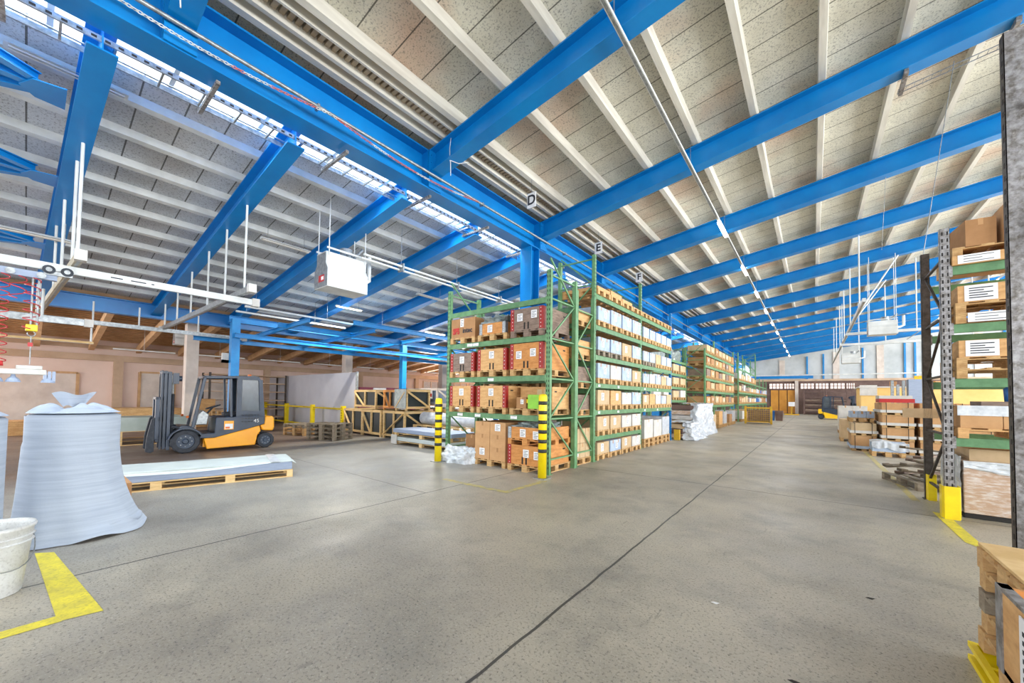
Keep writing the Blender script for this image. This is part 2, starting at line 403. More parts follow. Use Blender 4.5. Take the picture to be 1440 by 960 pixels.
# rooflight strip: translucent panels over the gap
m_, t_, b_ = nt('rooflight_glass')
tr = N(t_, 'ShaderNodeBsdfTransparent'); tr.inputs[0].default_value = (.86, .9, .93, 1)
gl = N(t_, 'ShaderNodeBsdfGlossy'); gl.inputs['Roughness'].default_value = .2
mx = N(t_, 'ShaderNodeMixShader'); mx.inputs[0].default_value = .06
t_.links.new(tr.outputs[0], mx.inputs[1]); t_.links.new(gl.outputs[0], mx.inputs[2])
t_.links.new(mx.outputs[0], t_.nodes['Material Output'].inputs['Surface'])
RG = m_
b = MB(RG, WHITE_P); y = -6
while y < YF:
    b.box(-7.85, -6.98, y + .03, y + 1.17, LPZ(-7.4) + .2, LPZ(-7.4) + .21, 0); b.box(-7.85, -6.98, y - .03, y + .03, LPZ(-7.4) + .14, LPZ(-7.4) + .24, 1); y += 1.2
struct(b.build('window_1'), 'bright rooflight strip between the roofs')

# main girder with stiffener plates, end plates bolted at each beam
gird = thing('steel_girder', 'long blue steel girder running the length of the hall between the two roofs', 'girder')
b = MB(BLUE); b.ibeam((-6.7, -5, 6.08), (-6.7, YF, 6.08), .42, .84, .03, .016)
b.build('girder_body', gird)
RY = [-3.2 + 4.27 * i for i in range(15)]
for y in RY:
    for dy in (-.17, .17):
        b = MB(BLUE); b.box(-6.91, -6.49, y + dy - .008, y + dy + .008, 6.11, 6.89); b.build('stiffener_plate', gird)
# roof beams of the tall hall
for i, y in enumerate(RY):
    nm = ['first', 'second', 'third', 'fourth', 'fifth', 'sixth', 'seventh', 'eighth', 'ninth', 'tenth', 'eleventh', 'twelfth', 'thirteenth', 'fourteenth', 'fifteenth'][i]
    t = thing('roof_beam', '%s blue sloping roof beam of the tall hall counted from the near end' % nm, 'beam', group='blue roof beams of the tall hall')
    b = MB(BLUE); b.ibeam((-6.49, y, rz_(-6.49)), (20.8, y, rz_(20.8)), .30, .5, .026, .014); b.build('beam_body', t)
    b = MB(BLUE)
    b.box(-6.48, -6.45, y - .17, y + .17, 6.1, 6.92)
    for bz in (.12, .3, .5, .66):
        for by in (-.12, .12): b.cyl((-6.45, y + by, 6.15 + bz), (-6.43, y + by, 6.15 + bz), .018, 6)
    b.build('end_plate', t)
# roof beams of the low hall
for i in range(12):
    y = .42 + 2.28 * i
    nm = ['first', 'second', 'third', 'fourth', 'fifth', 'sixth', 'seventh', 'eighth', 'ninth', 'tenth', 'eleventh', 'twelfth'][i]
    b = MB(BLUE); b.ibeam((-6.95, y, lz_(-6.95)), (-18.4, y if i else y - .3, lz_(-18.4)), .28, .4, .024, .014)
    tag(b.build('roof_beam'), '%s blue roof beam of the low hall counted from the crane track end' % nm, 'beam', 'blue roof beams of the low hall')
# far beams of the low hall seen through the gap above the racks
for i in range(8):
    y = 27.8 + 4.2 * i
    b = MB(BLUE_L); b.ibeam((-6.95, y, lz_(-6.95)), (-18.4, y, lz_(-18.4)), .28, .4)
    tag(b.build('roof_beam'), 'distant blue roof beam of the low hall behind the pallet racks', 'beam', 'distant roof beams of the low hall')
# braced lattice at the near end of the low hall
t = thing('bracing_truss', 'blue diagonal bracing joined to the first low hall beam by gusset plates', 'bracing')
def brace_at(X, z):
    b = MB(BLUE); b.prism([(X - .3, .18), (X + .3, .18), (X + .22, -.12), (X - .06, -.24), (X - .26, -.1)], z + .1, z + .115, 'z')
    b.build('gusset_plate', t)
    for dx, zz in ((.1, .0), (1.5, .1), (-1.3, -.1)):
        b = MB(BLUE); b.ibeam((X + dx * .1, -.08, z + .12), (X + dx, -2.6, z + zz + .12), .12, .12, .015, .01); b.build('brace', t)
for X in (-8.4, -10.9, -14.2): brace_at(X, lz_(X))
# columns under the girder
for i, (y, w) in enumerate(((9.25, 'behind the end rack'), (21.2, 'beside the rack with grey sheeting'), (33.6, 'among the far racks'), (46.0, 'near the far wall'))):
    t = thing('steel_column', 'blue steel column under the girder %s' % w, 'column', (-6.7, y, 0), group='blue columns under the girder')
    b = MB(BLUE); h = 6.08; b.box(-.2, .2, -.21, -.185, 0, h); b.box(-.2, .2, .185, .21, 0, h); b.box(-.01, .01, -.185, .185, 0, h)
    b.build('column_body', t)
    b = MB(BLUE); b.box(-.26, .26, -.28, .28, 0, .03); b.build('base_plate', t)
# grey conduit clipped along the girder
t = thing('pipe', 'grey pipe running along the face of the blue girder', 'pipe')
b = MB(GREY_M); b.cyl((-6.40, -4, 6.36), (-6.40, 58, 6.36), .03, 10); b.build('tube', t)
for y in range(-2, 56, 4):
    b = MB(GREY_M); b.box(-6.48, -6.37, y + .78, y + .82, 6.32, 6.4); b.build('clip', t)
# cable ladder on the low side of the girder
t = thing('cable_ladder', 'grey cable ladder hanging under the rooflight beside the girder', 'cable tray')
for X in (-7.02, -7.42):
    b = MB(GREY_M, BLK2); b.box(X - .012, X + .012, -4, 58, 6.0, 6.075)
    y = -4.0
    while X > -7.1 and y < 14: b.box(X - .014, X + .014, y, y + .05, 6.02, 6.05, 1); y += .12
    b.build('side_rail', t)
b = MB(GREY_M); b.cyl((-7.33, -4, 6.06), (-7.33, 58, 6.06), .012, 6); b.build('cable', t)
y = -3.6
while y < 50:
    b = MB(GREY_M); b.box(-7.42, -7.02, y - .012, y + .012, 6.01, 6.05); b.build('rung', t); y += .46 if y < 22 else 1.9
for y in (-.35, 1.5, 3.4, 5.3, 7.2, 9.1, 11, 13, 15):
    b = MB(GALV_D, BLK2); b.box(-7.5, -6.55, y - .025, y + .025, 5.95, 6.0)
    for q in range(14): b.box(-7.45 + q * .065, -7.42 + q * .065, y - .0255, y + .0255, 5.968, 5.985, 1)
    b.build('support_channel', t)
# chain looped along the girder
t = thing('link_chain', 'red and white link chain sagging along the blue girder', 'chain')
MBW = MB(WHITE_P); MBR = MB(mat('faded_red_plastic', (214, 120, 110), .5))
def ring(b, c, d, L, w, r, flip):
    d = Vector(d).normalized(); u = Vector((0, 0, 1)); a = d.cross(u).normalized(); up = a.cross(d)
    s_ = a if flip else up
    pts = [Vector(c) + d * (L * math.cos(2 * PI * k / 10)) + s_ * (w * math.sin(2 * PI * k / 10)) for k in range(11)]
    b.tube(pts, r, 5)
ks = 150
pw = [Vector((-6.36, -.6 + 7.2 * i / ks, 6.33 - .16 * math.sin(PI * ((i / ks * 2) % 1)))) for i in range(ks + 1)]
for i in range(ks):
    ring(MBW if i < 46 or (i // 7) % 3 == 1 else MBR, (pw[i] + pw[i + 1]) / 2, pw[i + 1] - pw[i], .034, .017, .006, i % 2)
MBW.build('white_chain', t); MBR.build('red_chain', t)
# loose string tied round the second beam
for nm, y in (('white string tied round the beam above the D sign', 5.42), ('white string hanging from the nearest beam by the girder', 1.1)):
    b = MB(WHITE_P); X = -5.9
    b.tube([(X, y - .14, rz_(X) + .5), (X, y - .17, rz_(X) + .25), (X, y - .16, rz_(X)), (X + .02, y - .16, rz_(X) - .05), (X + .01, y - .14, rz_(X) - .32)], .008)
    b.tube([(X, y - .16, rz_(X)), (X + .1, y, rz_(X) - .03), (X + .24, y + .15, rz_(X) + .02)], .008)
    tag(b.build('string'), nm, 'string')
# bay letter signs
for s_, y in (('D', 7.65), ('E', 11.45), ('F', 15.2)):
    X = -5.52
    t = thing('bay_sign', 'small white sign with the letter %s hanging under the roof' % s_, 'sign', (X, y, 6.55))
    b = MB(PAPER); b.box(-.13, .13, 0, .015, -.19, .19); b.build('sign_plate', t)
    text('sign_letter', s_, .34, INK, t, (0, -.004, 0), ext=.002, bold=.008)
    b = MB(GREY_M); b.cyl((0, .008, .19), (0, .008, PZ(X) - 6.55 + .12), .006, 5); b.build('hanger', t)

# strip of lamps hung under the tall roof
def lamp_run(name, label, X, z, ys, y0, y1, lit, warm=False, nseg=0):
    t = thing(name, label, 'lamp strip')
    b = MB(WHITE_P, GREY_M); b.box(X - .035, X + .035, y0, y1, z, z + .05, 0); b.box(X - .02, X + .02, y0, y1, z - .004, z, 1)
    b.build('lamp_rail', t)
    for y in lit:
        b = MB(LEDW if warm else LED); b.box(X - .05, X + .05, y - .62, y + .62, z - .05, z - .006)
        b.build('lit_tube', t)
        area('tube_light', (X, y, z - .06), (0, 0, 0), .1, 1.2, 22, (1, .98, .94))
    y = y0 + .4
    while y < y1 - .2:
        b = MB(GREY_M); b.cyl((X, y, z + .05), (X, y, (rz_(X) if X > -6.6 else LPZ(X)) + .5), .006, 5); b.build('hanger_wire', t); y += 4.27
    return t
lamp_run('lamp_strip', 'long white lamp strip above the main aisle with tubes lit towards the far end', -2.17, 6.92, 0, -4, 59, [13.2, 18.0, 22.4, 27, 31.5, 36, 40.5, 45, 50, 55])
for nm, X, y0, y1, lit in (('lamp strip hung above the right hand storage bay', 7.9, 6, 58, [15, 19.5, 24, 28.5, 33, 38, 44, 50]), ('lamp strip furthest from the blue girder near the side windows', 13.5, 10, 58, [22, 27, 33, 40, 48])):
    lamp_run('lamp_strip', nm, X, rz_(X) - .15, 0, y0, y1, lit)

# ------------------------------------------------------------------ low hall edge, timber annex, walls
b = MB(BLUE); b.ibeam((-18.5, -5, 4.22), (-18.5, 36, 4.22), .3, .5, .03, .016)
tag(b.build('eaves_beam'), 'blue eaves beam between the low hall and the timber roofed annex', 'beam')
o = slope_slab('ceiling', -25.9, -18.3, 3.95, 4.72, .1, TIMBER, -6, YF); struct(o, 'brown timber board roof of the annex')
for i in range(22):
    X = -18.7 - i * .33; z = 4.72 - (-18.3 - X) * .1013
    b = MB(TIMB_L); b.box(X - .03, X + .03, -6, 40, z - .05, z); struct(b.build('batten'), 'timber batten under the annex roof')
for i in range(24):
    y = -1.45 + 1.55 * i
    b = MB(TIMB_L)
    p = [(-18.6, 4.36), (-25.7, 3.45), (-25.7, 3.75), (-18.6, 4.62)]
    b.prism(p, y - .09, y + .09, 'y')
    struct(b.build('rafter'), 'light timber rafter under the annex roof')
for i, (y, w) in enumerate(((3.97, 'behind the forklift truck'), (10.5, 'beside the grey partition'), (17.2, 'behind the end rack'), (24, 'far back in the annex'))):
    b = MB(CONC_W); b.box(-.2, .2, -.2, .2, 0, 4.34)
    o = b.build('concrete_column', bevel=.02); o.location = (-19.6, y, 0)
    tag(o, 'white concrete column %s' % w, 'column', 'white concrete columns under the eaves beam')
# outer wall of the annex with lining panels, concrete band and posts
b = MB(PINK); b.box(-26.1, -25.9, -8, YF, 0, 4.2); struct(b.build('wall_left'), 'pale pinkish outer wall of the annex')
b = MB(BEIGE); b.box(-25.9, -25.74, -8, 40, 3.0, 3.28); b.box(-25.9, -25.80, -8, 40, 3.55, 3.72); struct(b.build('trim_2'), 'beige concrete band along the annex wall')
for y in (-3.2, 2.55, 8.8, 14.8, 19.8):
    b = MB(BEIGE); b.box(-25.9, -25.65, y - .16, y + .16, 0, 3.0); struct(b.build('wall_post'), 'beige post of the annex wall')
for (ya, yb, zt) in ((-.9, 1.3, 2.35), (3.3, 4.6, 2.5), (5.4, 8.2, 2.3), (9.4, 12.4, 2.6), (13, 14.2, 2.4)):
    b = MB(TIMB_L, CONC_W)
    b.box(-25.9, -25.84, ya, yb, .05, zt, 1)
    for q in (ya, yb): b.box(-25.9, -25.8, q - .05, q + .05, 0, zt + .05, 0)
    b.box(-25.9, -25.8, ya, yb, zt, zt + .09, 0)
    struct(b.build('door_%d' % (int(ya) + 3)), 'framed light panel door in the annex wall')
b = MB(WOOD_N); b.box(-25.9, -25.78, -3.0, -.9, 0, 1.6); struct(b.build('door_8'), 'plywood gate at the end of the annex wall')

for i in range(6):  # windows made up to go with the added annex lamp
    b = MB(RG, BEIGE); ya = 20.4 + 2.7 * i; b.box(-25.62, -25.6, ya, ya + 2.4, 1.2, 2.8, 0)
    for q in range(4): b.box(-25.66, -25.58, ya + q * .8 - .03, ya + q * .8 + .03, 1.15, 2.85, 1)
    b.box(-25.66, -25.58, ya, ya + 2.4, 1.15, 1.2, 1); b.box(-25.66, -25.58, ya, ya + 2.4, 2.8, 2.85, 1)
    struct(b.build('window_%d' % (20 + i)), 'added annex window beside the fill lamp behind the racks')
# far wall: brown lower zone, light block upper zone with blue posts
b = MB(BLOCK); b.prism([(-26, 4.2), (21, 4.2), (21, 11.2), (-6.9, 7.3), (-26, 5)], YF, YF + .2, 'y'); struct(b.build('wall_back'), 'light grey block wall above the far doors')
b = MB(BROWN_W); b.box(-26, 21, YF, YF + .2, 0, 4.2); struct(b.build('wall_back'), 'brown lower part of the far wall')
b = MB(MATS['beige_concrete'], WHITE_P, BLUE)
b.box(-7, 21, YF - .16, YF, 4.15, 4.4, 0); b.box(-7, 21, YF - .3, YF - .2, 4.85, 5.0, 1); b.box(-7, 0, YF - .3, YF - .16, 4.5, 4.85, 2)
struct(b.build('trim_3'), 'bands across the far wall above the doors')
for X in (-3.2, 2.2, 6.1, 9.8, 13.5):
    b = MB(MATS['whitewashed_concrete']); b.box(X - .3, X + .3, YF - .14, YF, 4.4, rz_(X)); struct(b.build('wall_pier'), 'pale pier of the far wall')
for X in (-.6, 1.0, 4.6, 8.1, 8.9, 11.6, 15.2):
    b = MB(BLUE_L); b.box(X - .08, X + .08, YF - .18, YF - .02, 4.4, rz_(X)); struct(b.build('wall_post'), 'blue steel post on the far wall')
for i, X in enumerate((-4.45, -3.55, -2.65)):
    b = MB(ODOOR); b.box(X + .03, X + .84, YF - .14, YF - .02, .05, 3.0); b.box(X + .36, X + .39, YF - .16, YF - .14, 1.1, 1.3)
    struct(b.build('door_%d' % (11 + i)), 'orange folding door leaf in the far wall')
# glazed strip over the doors, seen as pale panes in a brown grid
for i, (a, c) in enumerate(((-4.6, -3.1), (-3.0, -1.9), (-1.3, 0.1), (.2, 1.5), (1.6, 3.0), (3.1, 3.9))):
    b = MB(emit('pane_daylight_%d' % i, (226, 206, 196), .55), BROWN_W)
    b.box(a, c, YF - .1, YF - .04, 3.2, 3.85, 0)
    n = 4
    for q in range(n + 1): x = a + (c - a) * q / n; b.box(x - .04, x + .04, YF - .14, YF - .03, 3.15, 3.9, 1)
    b.box(a, c, YF - .14, YF - .03, 3.5, 3.56, 1); b.box(a, c, YF - .14, YF - .03, 3.12, 3.2, 1); b.box(a, c, YF - .14, YF - .03, 3.85, 3.93, 1)
    struct(b.build('window_%d' % (3 + i)), 'small paned window strip above the far doors')
b = MB(CONC_W); b.box(-1.85, -1.5, YF - .4, YF - .02, 0, 4.2); struct(b.build('door_frame'), 'pale post beside the orange doors')
# side wall with its long window bands, front piers
b = MB(BLOCK); b.box(20.8, 21, -8, YF, 0, 1.4); b.box(20.8, 21, -8, YF, 7.8, 11.2)
for i in range(12): b.box(20.8, 21, -8 + i * 6.2, -7.6 + i * 6.2, 1.4, 7.8)
struct(b.build('wall_right'), 'side wall with long window openings')

# floor markings
def strip(name, pts, m, label):
    b = MB(m); n = len(pts); b.add([(x, y, .003) for x, y in pts], [tuple(range(n))]); struct(b.build(name), label)
strip('floor_line', [(1.36, 6.75), (1.49, 6.5), (1.49, 8.25), (1.36, 8.32)], FLOORY, 'bright yellow line beside the steel post')
strip('floor_line', [(1.25, 9.0), (1.35, 9.0), (1.35, 30), (1.25, 30)], FADED, 'worn yellow line along the right of the aisle')
strip('floor_line', [(-6.0, .08), (-5.9, .20), (-4.07, .385), (-4.11, .19), (-4.22, .165)], FLOORY, 'wide yellow band in front of the foam roll')
strip('floor_line', [(-4.22, .165), (-4.10, .19), (-4.10, -1.5), (-4.22, -1.5)], FLOORY, 'narrow yellow line joining the wide band')
strip('floor_line', [(-5.6, 4.95), (-5.6, 5.07), (-4.0, 5.07), (-4.0, 4.95)], FADED, 'worn yellow line in front of the end rack')
strip('floor_line', [(-4.12, 5.07), (-4.0, 5.07), (-4.0, 6.2), (-4.12, 6.2)], FADED, 'worn yellow line beside the striped post')

# ================================================================== BUILDERS FOR GOODS
ORD = ['first', 'second', 'third', 'fourth', 'fifth', 'sixth', 'seventh', 'eighth', 'ninth', 'tenth', 'eleventh', 'twelfth', 'thirteenth', 'fourteenth', 'fifteenth']
MESH = {}
def inst(name, key, maker, parent=None):
    if key not in MESH: MESH[key] = maker().mesh(name)
    o = bpy.data.objects.new(name, MESH[key]); COL.objects.link(o)
    if parent is not None: o.parent = parent
    return o
def pallet_mb(L=1.2, Wd=.8, H=.144, m=WOOD, nb=3, m2=None):
    # x = width of the open end (Wd), y = depth (L); base at 0, front edge at y=0, centred in x
    b = MB(m, m2 or m); w = Wd / 2
    def B(*a, m=0): b.box(*a, m)
    xs = [(-w, -w + .1), (-.07, .07), (w - .1, w)]
    for a, c in xs: B(a, c, 0, L, 0, .018)
    ys = [(0, .1)] + [(L * k / (nb - 1) - .07, L * k / (nb - 1) + .07) for k in range(1, nb - 1)] + [(L - .1, L)]
    for a, c in xs:
        for p, q in ys: B(a, c, p, q, .018, H - .034, m=1)
    for p, q in ys: B(-w, w, p, q, H - .034, H - .018)
    n = 5; 
    for k in range(n):
        x0 = -w + k * (Wd - .12) / (n - 1); B(x0, x0 + .12, 0, L, H - .018, H)
    return b
def pallet(x, y, z, rz, label, group=None, Wd=.8, L=1.2, m=WOOD, H=.144, nb=3, m2=None):
    o = inst('wooden_pallet', ('pal', Wd, L, m.name, H, nb), lambda: pallet_mb(L, Wd, H, m, nb, m2))
    o.location = (x, y, z); o.rotation_euler = (0, 0, rz)
    return tag(o, label, 'pallet', group)
def label_mb(w, h, lines=4, img=0):
    b = MB(PAPER, INK); b.box(-w / 2, w / 2, -.004, 0, -h / 2, h / 2, 0)
    for k in range(lines):
        z = h / 2 - h * (.2 + .6 * k / max(1, lines - 1)); ww = w * (.36 if k % 2 == 0 else .28)
        b.box(-w * .36, -w * .36 + 2 * ww * (.8 if k == 1 else 1), -.005, -.004, z - h * .03, z + h * .03, 1)
    return b
def put_label(parent, x, y, z, w, h, rz=0, lines=4):
    o = inst('paper_label', ('lab', w, h, lines), lambda: label_mb(w, h, lines), parent)
    o.location = (x, y, z); o.rotation_euler = (0, 0, rz); return o
def place(t, x, y, z, rz): t.location = (x, y, z); t.rotation_euler = (0, 0, rz); return t
def carton_mb(w, d, h, m, tape=True, split=1):
    b = MB(m, MATS['cardboard'] if m is not CARD else CARD_D, BLK2); g = .004
    sx = w / split
    for k in range(split):
        b.box(-w / 2 + k * sx + g, -w / 2 + (k + 1) * sx - g, 0, d, 0, h, 0)
        if tape:
            cx = -w / 2 + (k + .5) * sx
            b.box(cx - .025, cx + .025, -.002, d + .002, h - .0, h + .002, 1); b.box(cx - .025, cx + .025, -.002, 0, h - .09, h, 1)
    return b
def carton(x, y, z, rz, w, d, h, m, label, group=None, labels=((0, .5, .2, .2),), split=1, cat='box', name='carton'):
    t = inst(name, ('car', w, d, h, m.name, split), lambda: carton_mb(w, d, h, m, True, split))
    tag(t, label, cat, group)
    place(t, x, y, z, rz)
    for (lx, lz, lw, lh) in labels: put_label(t, lx * w, -.001, lz * h, lw, lh)
    return t
def crate(x, y, z, rz, w, d, h, m, strap, label, group=None, labels=((0, .6),), holes=True):
    # plywood crate with sheet metal corner straps; front at y=0
    t = thing('plywood_crate', label, 'crate', (x, y, z), rz, group)
    def body():
        b = MB(m, BLK2); b.box(-w / 2, w / 2, 0, .02, 0, h); b.box(-w / 2, w / 2, d - .02, d, 0, h)
        b.box(-w / 2, -w / 2 + .02, .02, d - .02, 0, h); b.box(w / 2 - .02, w / 2, .02, d - .02, 0, h)
        b.box(-w / 2 + .02, w / 2 - .02, .02, d - .02, h - .05, h - .03)
        if holes:
            for s in (-1, 1):
                b.box(w / 2 - .001, w / 2 + .002, d / 2 + s * d * .3 - .05, d / 2 + s * d * .3 + .05, h - .12, h - .09, 1)
                b.box(s * w * .02 - .03 - (s < 0) * .03, s * w * .02 + .03 - (s < 0) * .03, -.002, .001, .02, .18, 1) if False else None
            b.box(-.07, -.03, -.003, .001, .02, .17, 1); b.box(.03, .07, -.003, .001, .02, .17, 1)
        return b
    inst('crate_body', ('crb', w, d, h, m.name, holes), body, t)
    def st(s):
        b = MB(strap, PAPER)
        x0 = s * w / 2
        b.box(min(x0, x0 - s * .09), max(x0, x0 - s * .09), -.005, .003, 0, h, 0)
        b.box(min(x0, x0 + s * .005), max(x0, x0 + s * .005), -.005, .09, 0, h, 0)
        for k in range(6): b.box(x0 - s * .05 - .008, x0 - s * .05 + .008, -.008, -.005, h * (k + .5) / 6 - .008, h * (k + .5) / 6 + .008, 1)
        return b
    if strap:
        for s in (-1, 1): inst('corner_strap', ('crs', w, h, s, strap.name), lambda: st(s), t)
    for lx, lz in labels: put_label(t, lx * w, -.006, lz * h, .15, .17)
    return t

# ================================================================== FORKLIFT TRUCKS
def wheel(parent, x, y, r, w, side):
    b = MB(CHAR_D)
    prof = [(r * .62, -w / 2), (r * .9, -w / 2), (r, -w / 2 + .03), (r, w / 2 - .03), (r * .9, w / 2), (r * .62, w / 2)]
    n = 36; vs = []; fs = []
    for rr, yy in prof:
        for k in range(n):
            a = 2 * PI * k / n; q = rr * (1 if not (rr == r and k % 3 == 0) else .955)
            vs.append((x + q * math.cos(a), y + yy, r + q * math.sin(a)))
    for i in range(len(prof)):
        j = (i + 1) % len(prof)
        for k in range(n): fs.append((i * n + k, i * n + (k + 1) % n, j * n + (k + 1) % n, j * n + k))
    b.add(vs, fs, 0, False); o = b.build('tyre', parent)
    h = MB(HUB, GREY_M)
    s = side
    h.cyl((x, y - s * w * .3, r), (x, y + s * w * .18, r), r * .62, 24, 0)
    h.cyl((x, y + s * w * .18, r), (x, y + s * w * .34, r), r * .25, 16, 0, r2=r * .17)
    for k in range(8):
        a = 2 * PI * k / 8; cx, cz = x + r * .42 * math.cos(a), r + r * .42 * math.sin(a)
        h.cyl((cx, y + s * w * .18, cz), (cx, y + s * w * .26, cz), r * .045, 6, 1)
    h.build('wheel_hub', o)
    return o
def forklift(label, loc, rz, paint, tint, number=None, cab=True):
    t = thing('forklift_truck', label, 'forklift', loc, rz)
    hw = .6
    # painted lower body (two flank skirts, floor, counterweight)
    b = MB(paint)
    flank = [(-.37, .37), (-.44, .08), (-1.55, .11), (-1.6, .4), (-1.68, .5), (-1.64, .66), (-.59, .37)]
    b.prism([(x, z) for x, z in flank], -hw, -hw + .16, 'y'); b.prism([(x, z) for x, z in flank], hw - .16, hw, 'y')
    b.prism([(-.37, .12), (-1.6, .12), (-1.6, .5), (-.37, .36)], -hw + .16, hw - .16, 'y')
    b.build('side_skirt', t, bevel=.015)
    b = MB(paint)
    cw = [(-1.66, .67), (-1.72, .52), (-1.9, .5), (-2.0, .5), (-2.03, .6), (-2.02, .86), (-1.98, .93), (-1.78, .93), (-1.76, .7)]
    b.prism(cw, -hw + .02, hw - .02, 'y'); b.prism([(-1.6, .3), (-1.72, .3), (-1.72, .5), (-1.6, .5)], -.3, .3, 'y')
    b.build('counterweight', t, bevel=.03)
    # charcoal mid body
    b = MB(CHAR)
    for s in (-1, 1):
        y0, y1 = sorted((s * (hw - .005), s * (hw - .12)))
        b.prism([(-.37, .37), (-.59, .37), (-1.64, .66), (-1.77, .71), (-1.77, .93), (-1.05, .93), (-.62, .92), (-.6, .5), (-.33, .5), (-.28, .38)], y0, y1, 'y')
    b.prism([(-.62, .4), (-1.77, .6), (-1.77, .92), (-.62, .9)], -hw + .12, hw - .12, 'y')
    b.build('body_side', t, bevel=.012)
    b = MB(CHAR); b.prism([(.02, .62), (-.36, .42), (-.6, .42), (-.6, .48), (-.36, .5), (-.1, .7), (.1, .72), (.16, .62)], -.48, .48, 'y')
    b.build('foot_deck', t, bevel=.01)
    # mudguards: arcs over the front wheels
    for s in (-1, 1):
        b = MB(CHAR); n = 12; y0, y1 = sorted((s * .36, s * .62)); pts = []
        for k in range(n + 1):
            a = math.radians(15 + 150 * k / n); pts.append((.37 * math.cos(a), .3 + .37 * math.sin(a)))
        for k in range(n, -1, -1):
            a = math.radians(15 + 150 * k / n); pts.append((.34 * math.cos(a), .3 + .34 * math.sin(a)))
        for k in range(n):
            q = [pts[k], pts[k + 1], pts[2 * n - k], pts[2 * n + 1 - k]]; b.prism(q, y0, y1, 'y')
        b.build('mudguard', t)
    # overhead guard and cab frame
    for s in (-1, 1):
        b = MB(CHAR); y = s * .5
        b.bar((-.36, y, 2.02), (-.14, y, .66), .07, .09); b.build('front_pillar', t, bevel=.01)
        b = MB(CHAR); b.bar((-.36, y, 2.02), (-1.14, y, 2.05), .07, .07); b.build('roof_rail', t, bevel=.01)
        b = MB(CHAR); y0, y1 = sorted((s * .54, s * .47))
        pan = [(-1.1, .92), (-1.08, 2.07), (-1.5, 2.11), (-1.62, 2.06), (-1.68, 1.95), (-1.77, .92)]
        # panel with a window opening: four strips
        for q in ([(-1.08, .92), (-1.08, 2.07), (-1.2, 2.08), (-1.2, .92)], [(-1.2, 1.98), (-1.2, 2.08), (-1.5, 2.11), (-1.62, 2.05), (-1.6, 1.98)],
                  [(-1.6, 1.98), (-1.62, 2.05), (-1.7, 1.9), (-1.78, .92), (-1.66, .92)], [(-1.2, .92), (-1.2, 1.09), (-1.65, 1.09), (-1.66, .92)]):
            b.prism(q, y0, y1, 'y')
        o = b.build('cab_side', t)
        g = MB(GLASSY); g.prism([(-1.2, 1.09), (-1.2, 1.98), (-1.6, 1.98), (-1.65, 1.09)], y0 + .025, y0 + .03, 'y'); g.build('side_window', o)
        v = MB(CHAR_D)
        for r_ in range(3):
            for c_ in range(6): v.box(-1.62 + c_ * .075, -1.575 + c_ * .075, *sorted((s * .597, s * .601)), .98 - .33 + .09 * r_ + .12, 1.015 - .33 + .09 * r_ + .12)
        v.build('vent_louvre', t)
    b = MB(CHAR)
    for x in (-.42, -.58, -.74, -.9, -1.05): b.box(x - .02, x + .02, -.48, .48, 2.02, 2.06)
    b.box(-1.62, -1.05, -.48, .48, 2.05, 2.09); b.box(-.4, -.34, -.5, .5, 1.99, 2.06); b.build('overhead_guard', t)
    b = MB(CHAR); b.box(-1.72, -1.66, -.47, -.4, .9, 2.0); b.box(-1.72, -1.66, .4, .47, .9, 2.0); b.box(-1.72, -1.66, -.4, .4, 1.9, 2.0); b.build('rear_frame', t)
    for s in (-1, 1): b = MB(CHAR); b.bar((-.98, s * .44, .9), (-.94, s * .44, 2.03), .05, .09); b.build('centre_pillar', t)
    # seat, dashboard, steering wheel
    b = MB(CHAR_D)
    b.prism([(-.86, .95), (-1.3, .95), (-1.32, 1.06), (-.86, 1.04)], -.22, .22, 'y'); b.prism([(-1.2, 1.06), (-1.3, 1.06), (-1.4, 1.3), (-1.36, 1.52), (-1.26, 1.56), (-1.2, 1.4)], -.2, .2, 'y')
    b.build('seat', t, bevel=.02)
    b = MB(GREY_M, CHAR_D); b.prism([(-.2, .72), (-.46, .72), (-.5, 1.0), (-.36, 1.12), (-.26, 1.02)], -.36, .36, 'y'); b.build('dashboard', t, bevel=.02)
    b = MB(CHAR_D); c = Vector((-.62, .08, 1.2)); ax = Vector((.35, 0, 1)).normalized(); u = Vector((0, 1, 0)); v = ax.cross(u)
    b.tube([c + (u * math.cos(2 * PI * k / 20) + v * math.sin(2 * PI * k / 20)) * .17 for k in range(21)], .016, 6)
    b.tube([c, (-.46, .08, .98)], .025); b.tube([c - u * .16, c + u * .16], .012); b.build('steering_wheel', t)
    # mast: outer and inner channel pairs, cross ties, chains, cylinders
    for s in (-1, 1):
        b = MB(CHAR)
        b.box(.30, .37, *sorted((s * .30, s * .40)), .10, 2.12); b.box(.38, .44, *sorted((s * .22, s * .33)), .12, 2.15)
        b.box(.45, .50, *sorted((s * .16, s * .26)), .12, 2.16); b.build('mast_rail', t, bevel=.006)
        b = MB(CHAR_D, GREY_M); b.cyl((.26, s * .24, .3), (.26, s * .24, 1.55), .04, 10, 0); b.cyl((.26, s * .24, 1.55), (.26, s * .24, 2.05), .022, 8, 1); b.build('lift_cylinder', t)
        b = MB(CHAR_D); b.tube([(.42, s * .08, .5), (.42, s * .08, 2.0), (.46, s * .08, 2.06), (.5, s * .08, 2.0), (.5, s * .08, .9)], .014); b.build('lift_chain', t)
        b = MB(CHAR_D, GREY_M); b.cyl((.28, s * .42, .7), (-.12, s * .42, .62), .035, 10); b.build('tilt_cylinder', t)
        b = MB(CHAR); b.box(.16, .28, *sorted((s * .3, s * .42)), 1.82, 2.1); b.cyl((.16, s * .36, 1.96), (.10, s * .36, 1.96), .07, 12); b.build('work_lamp', t)
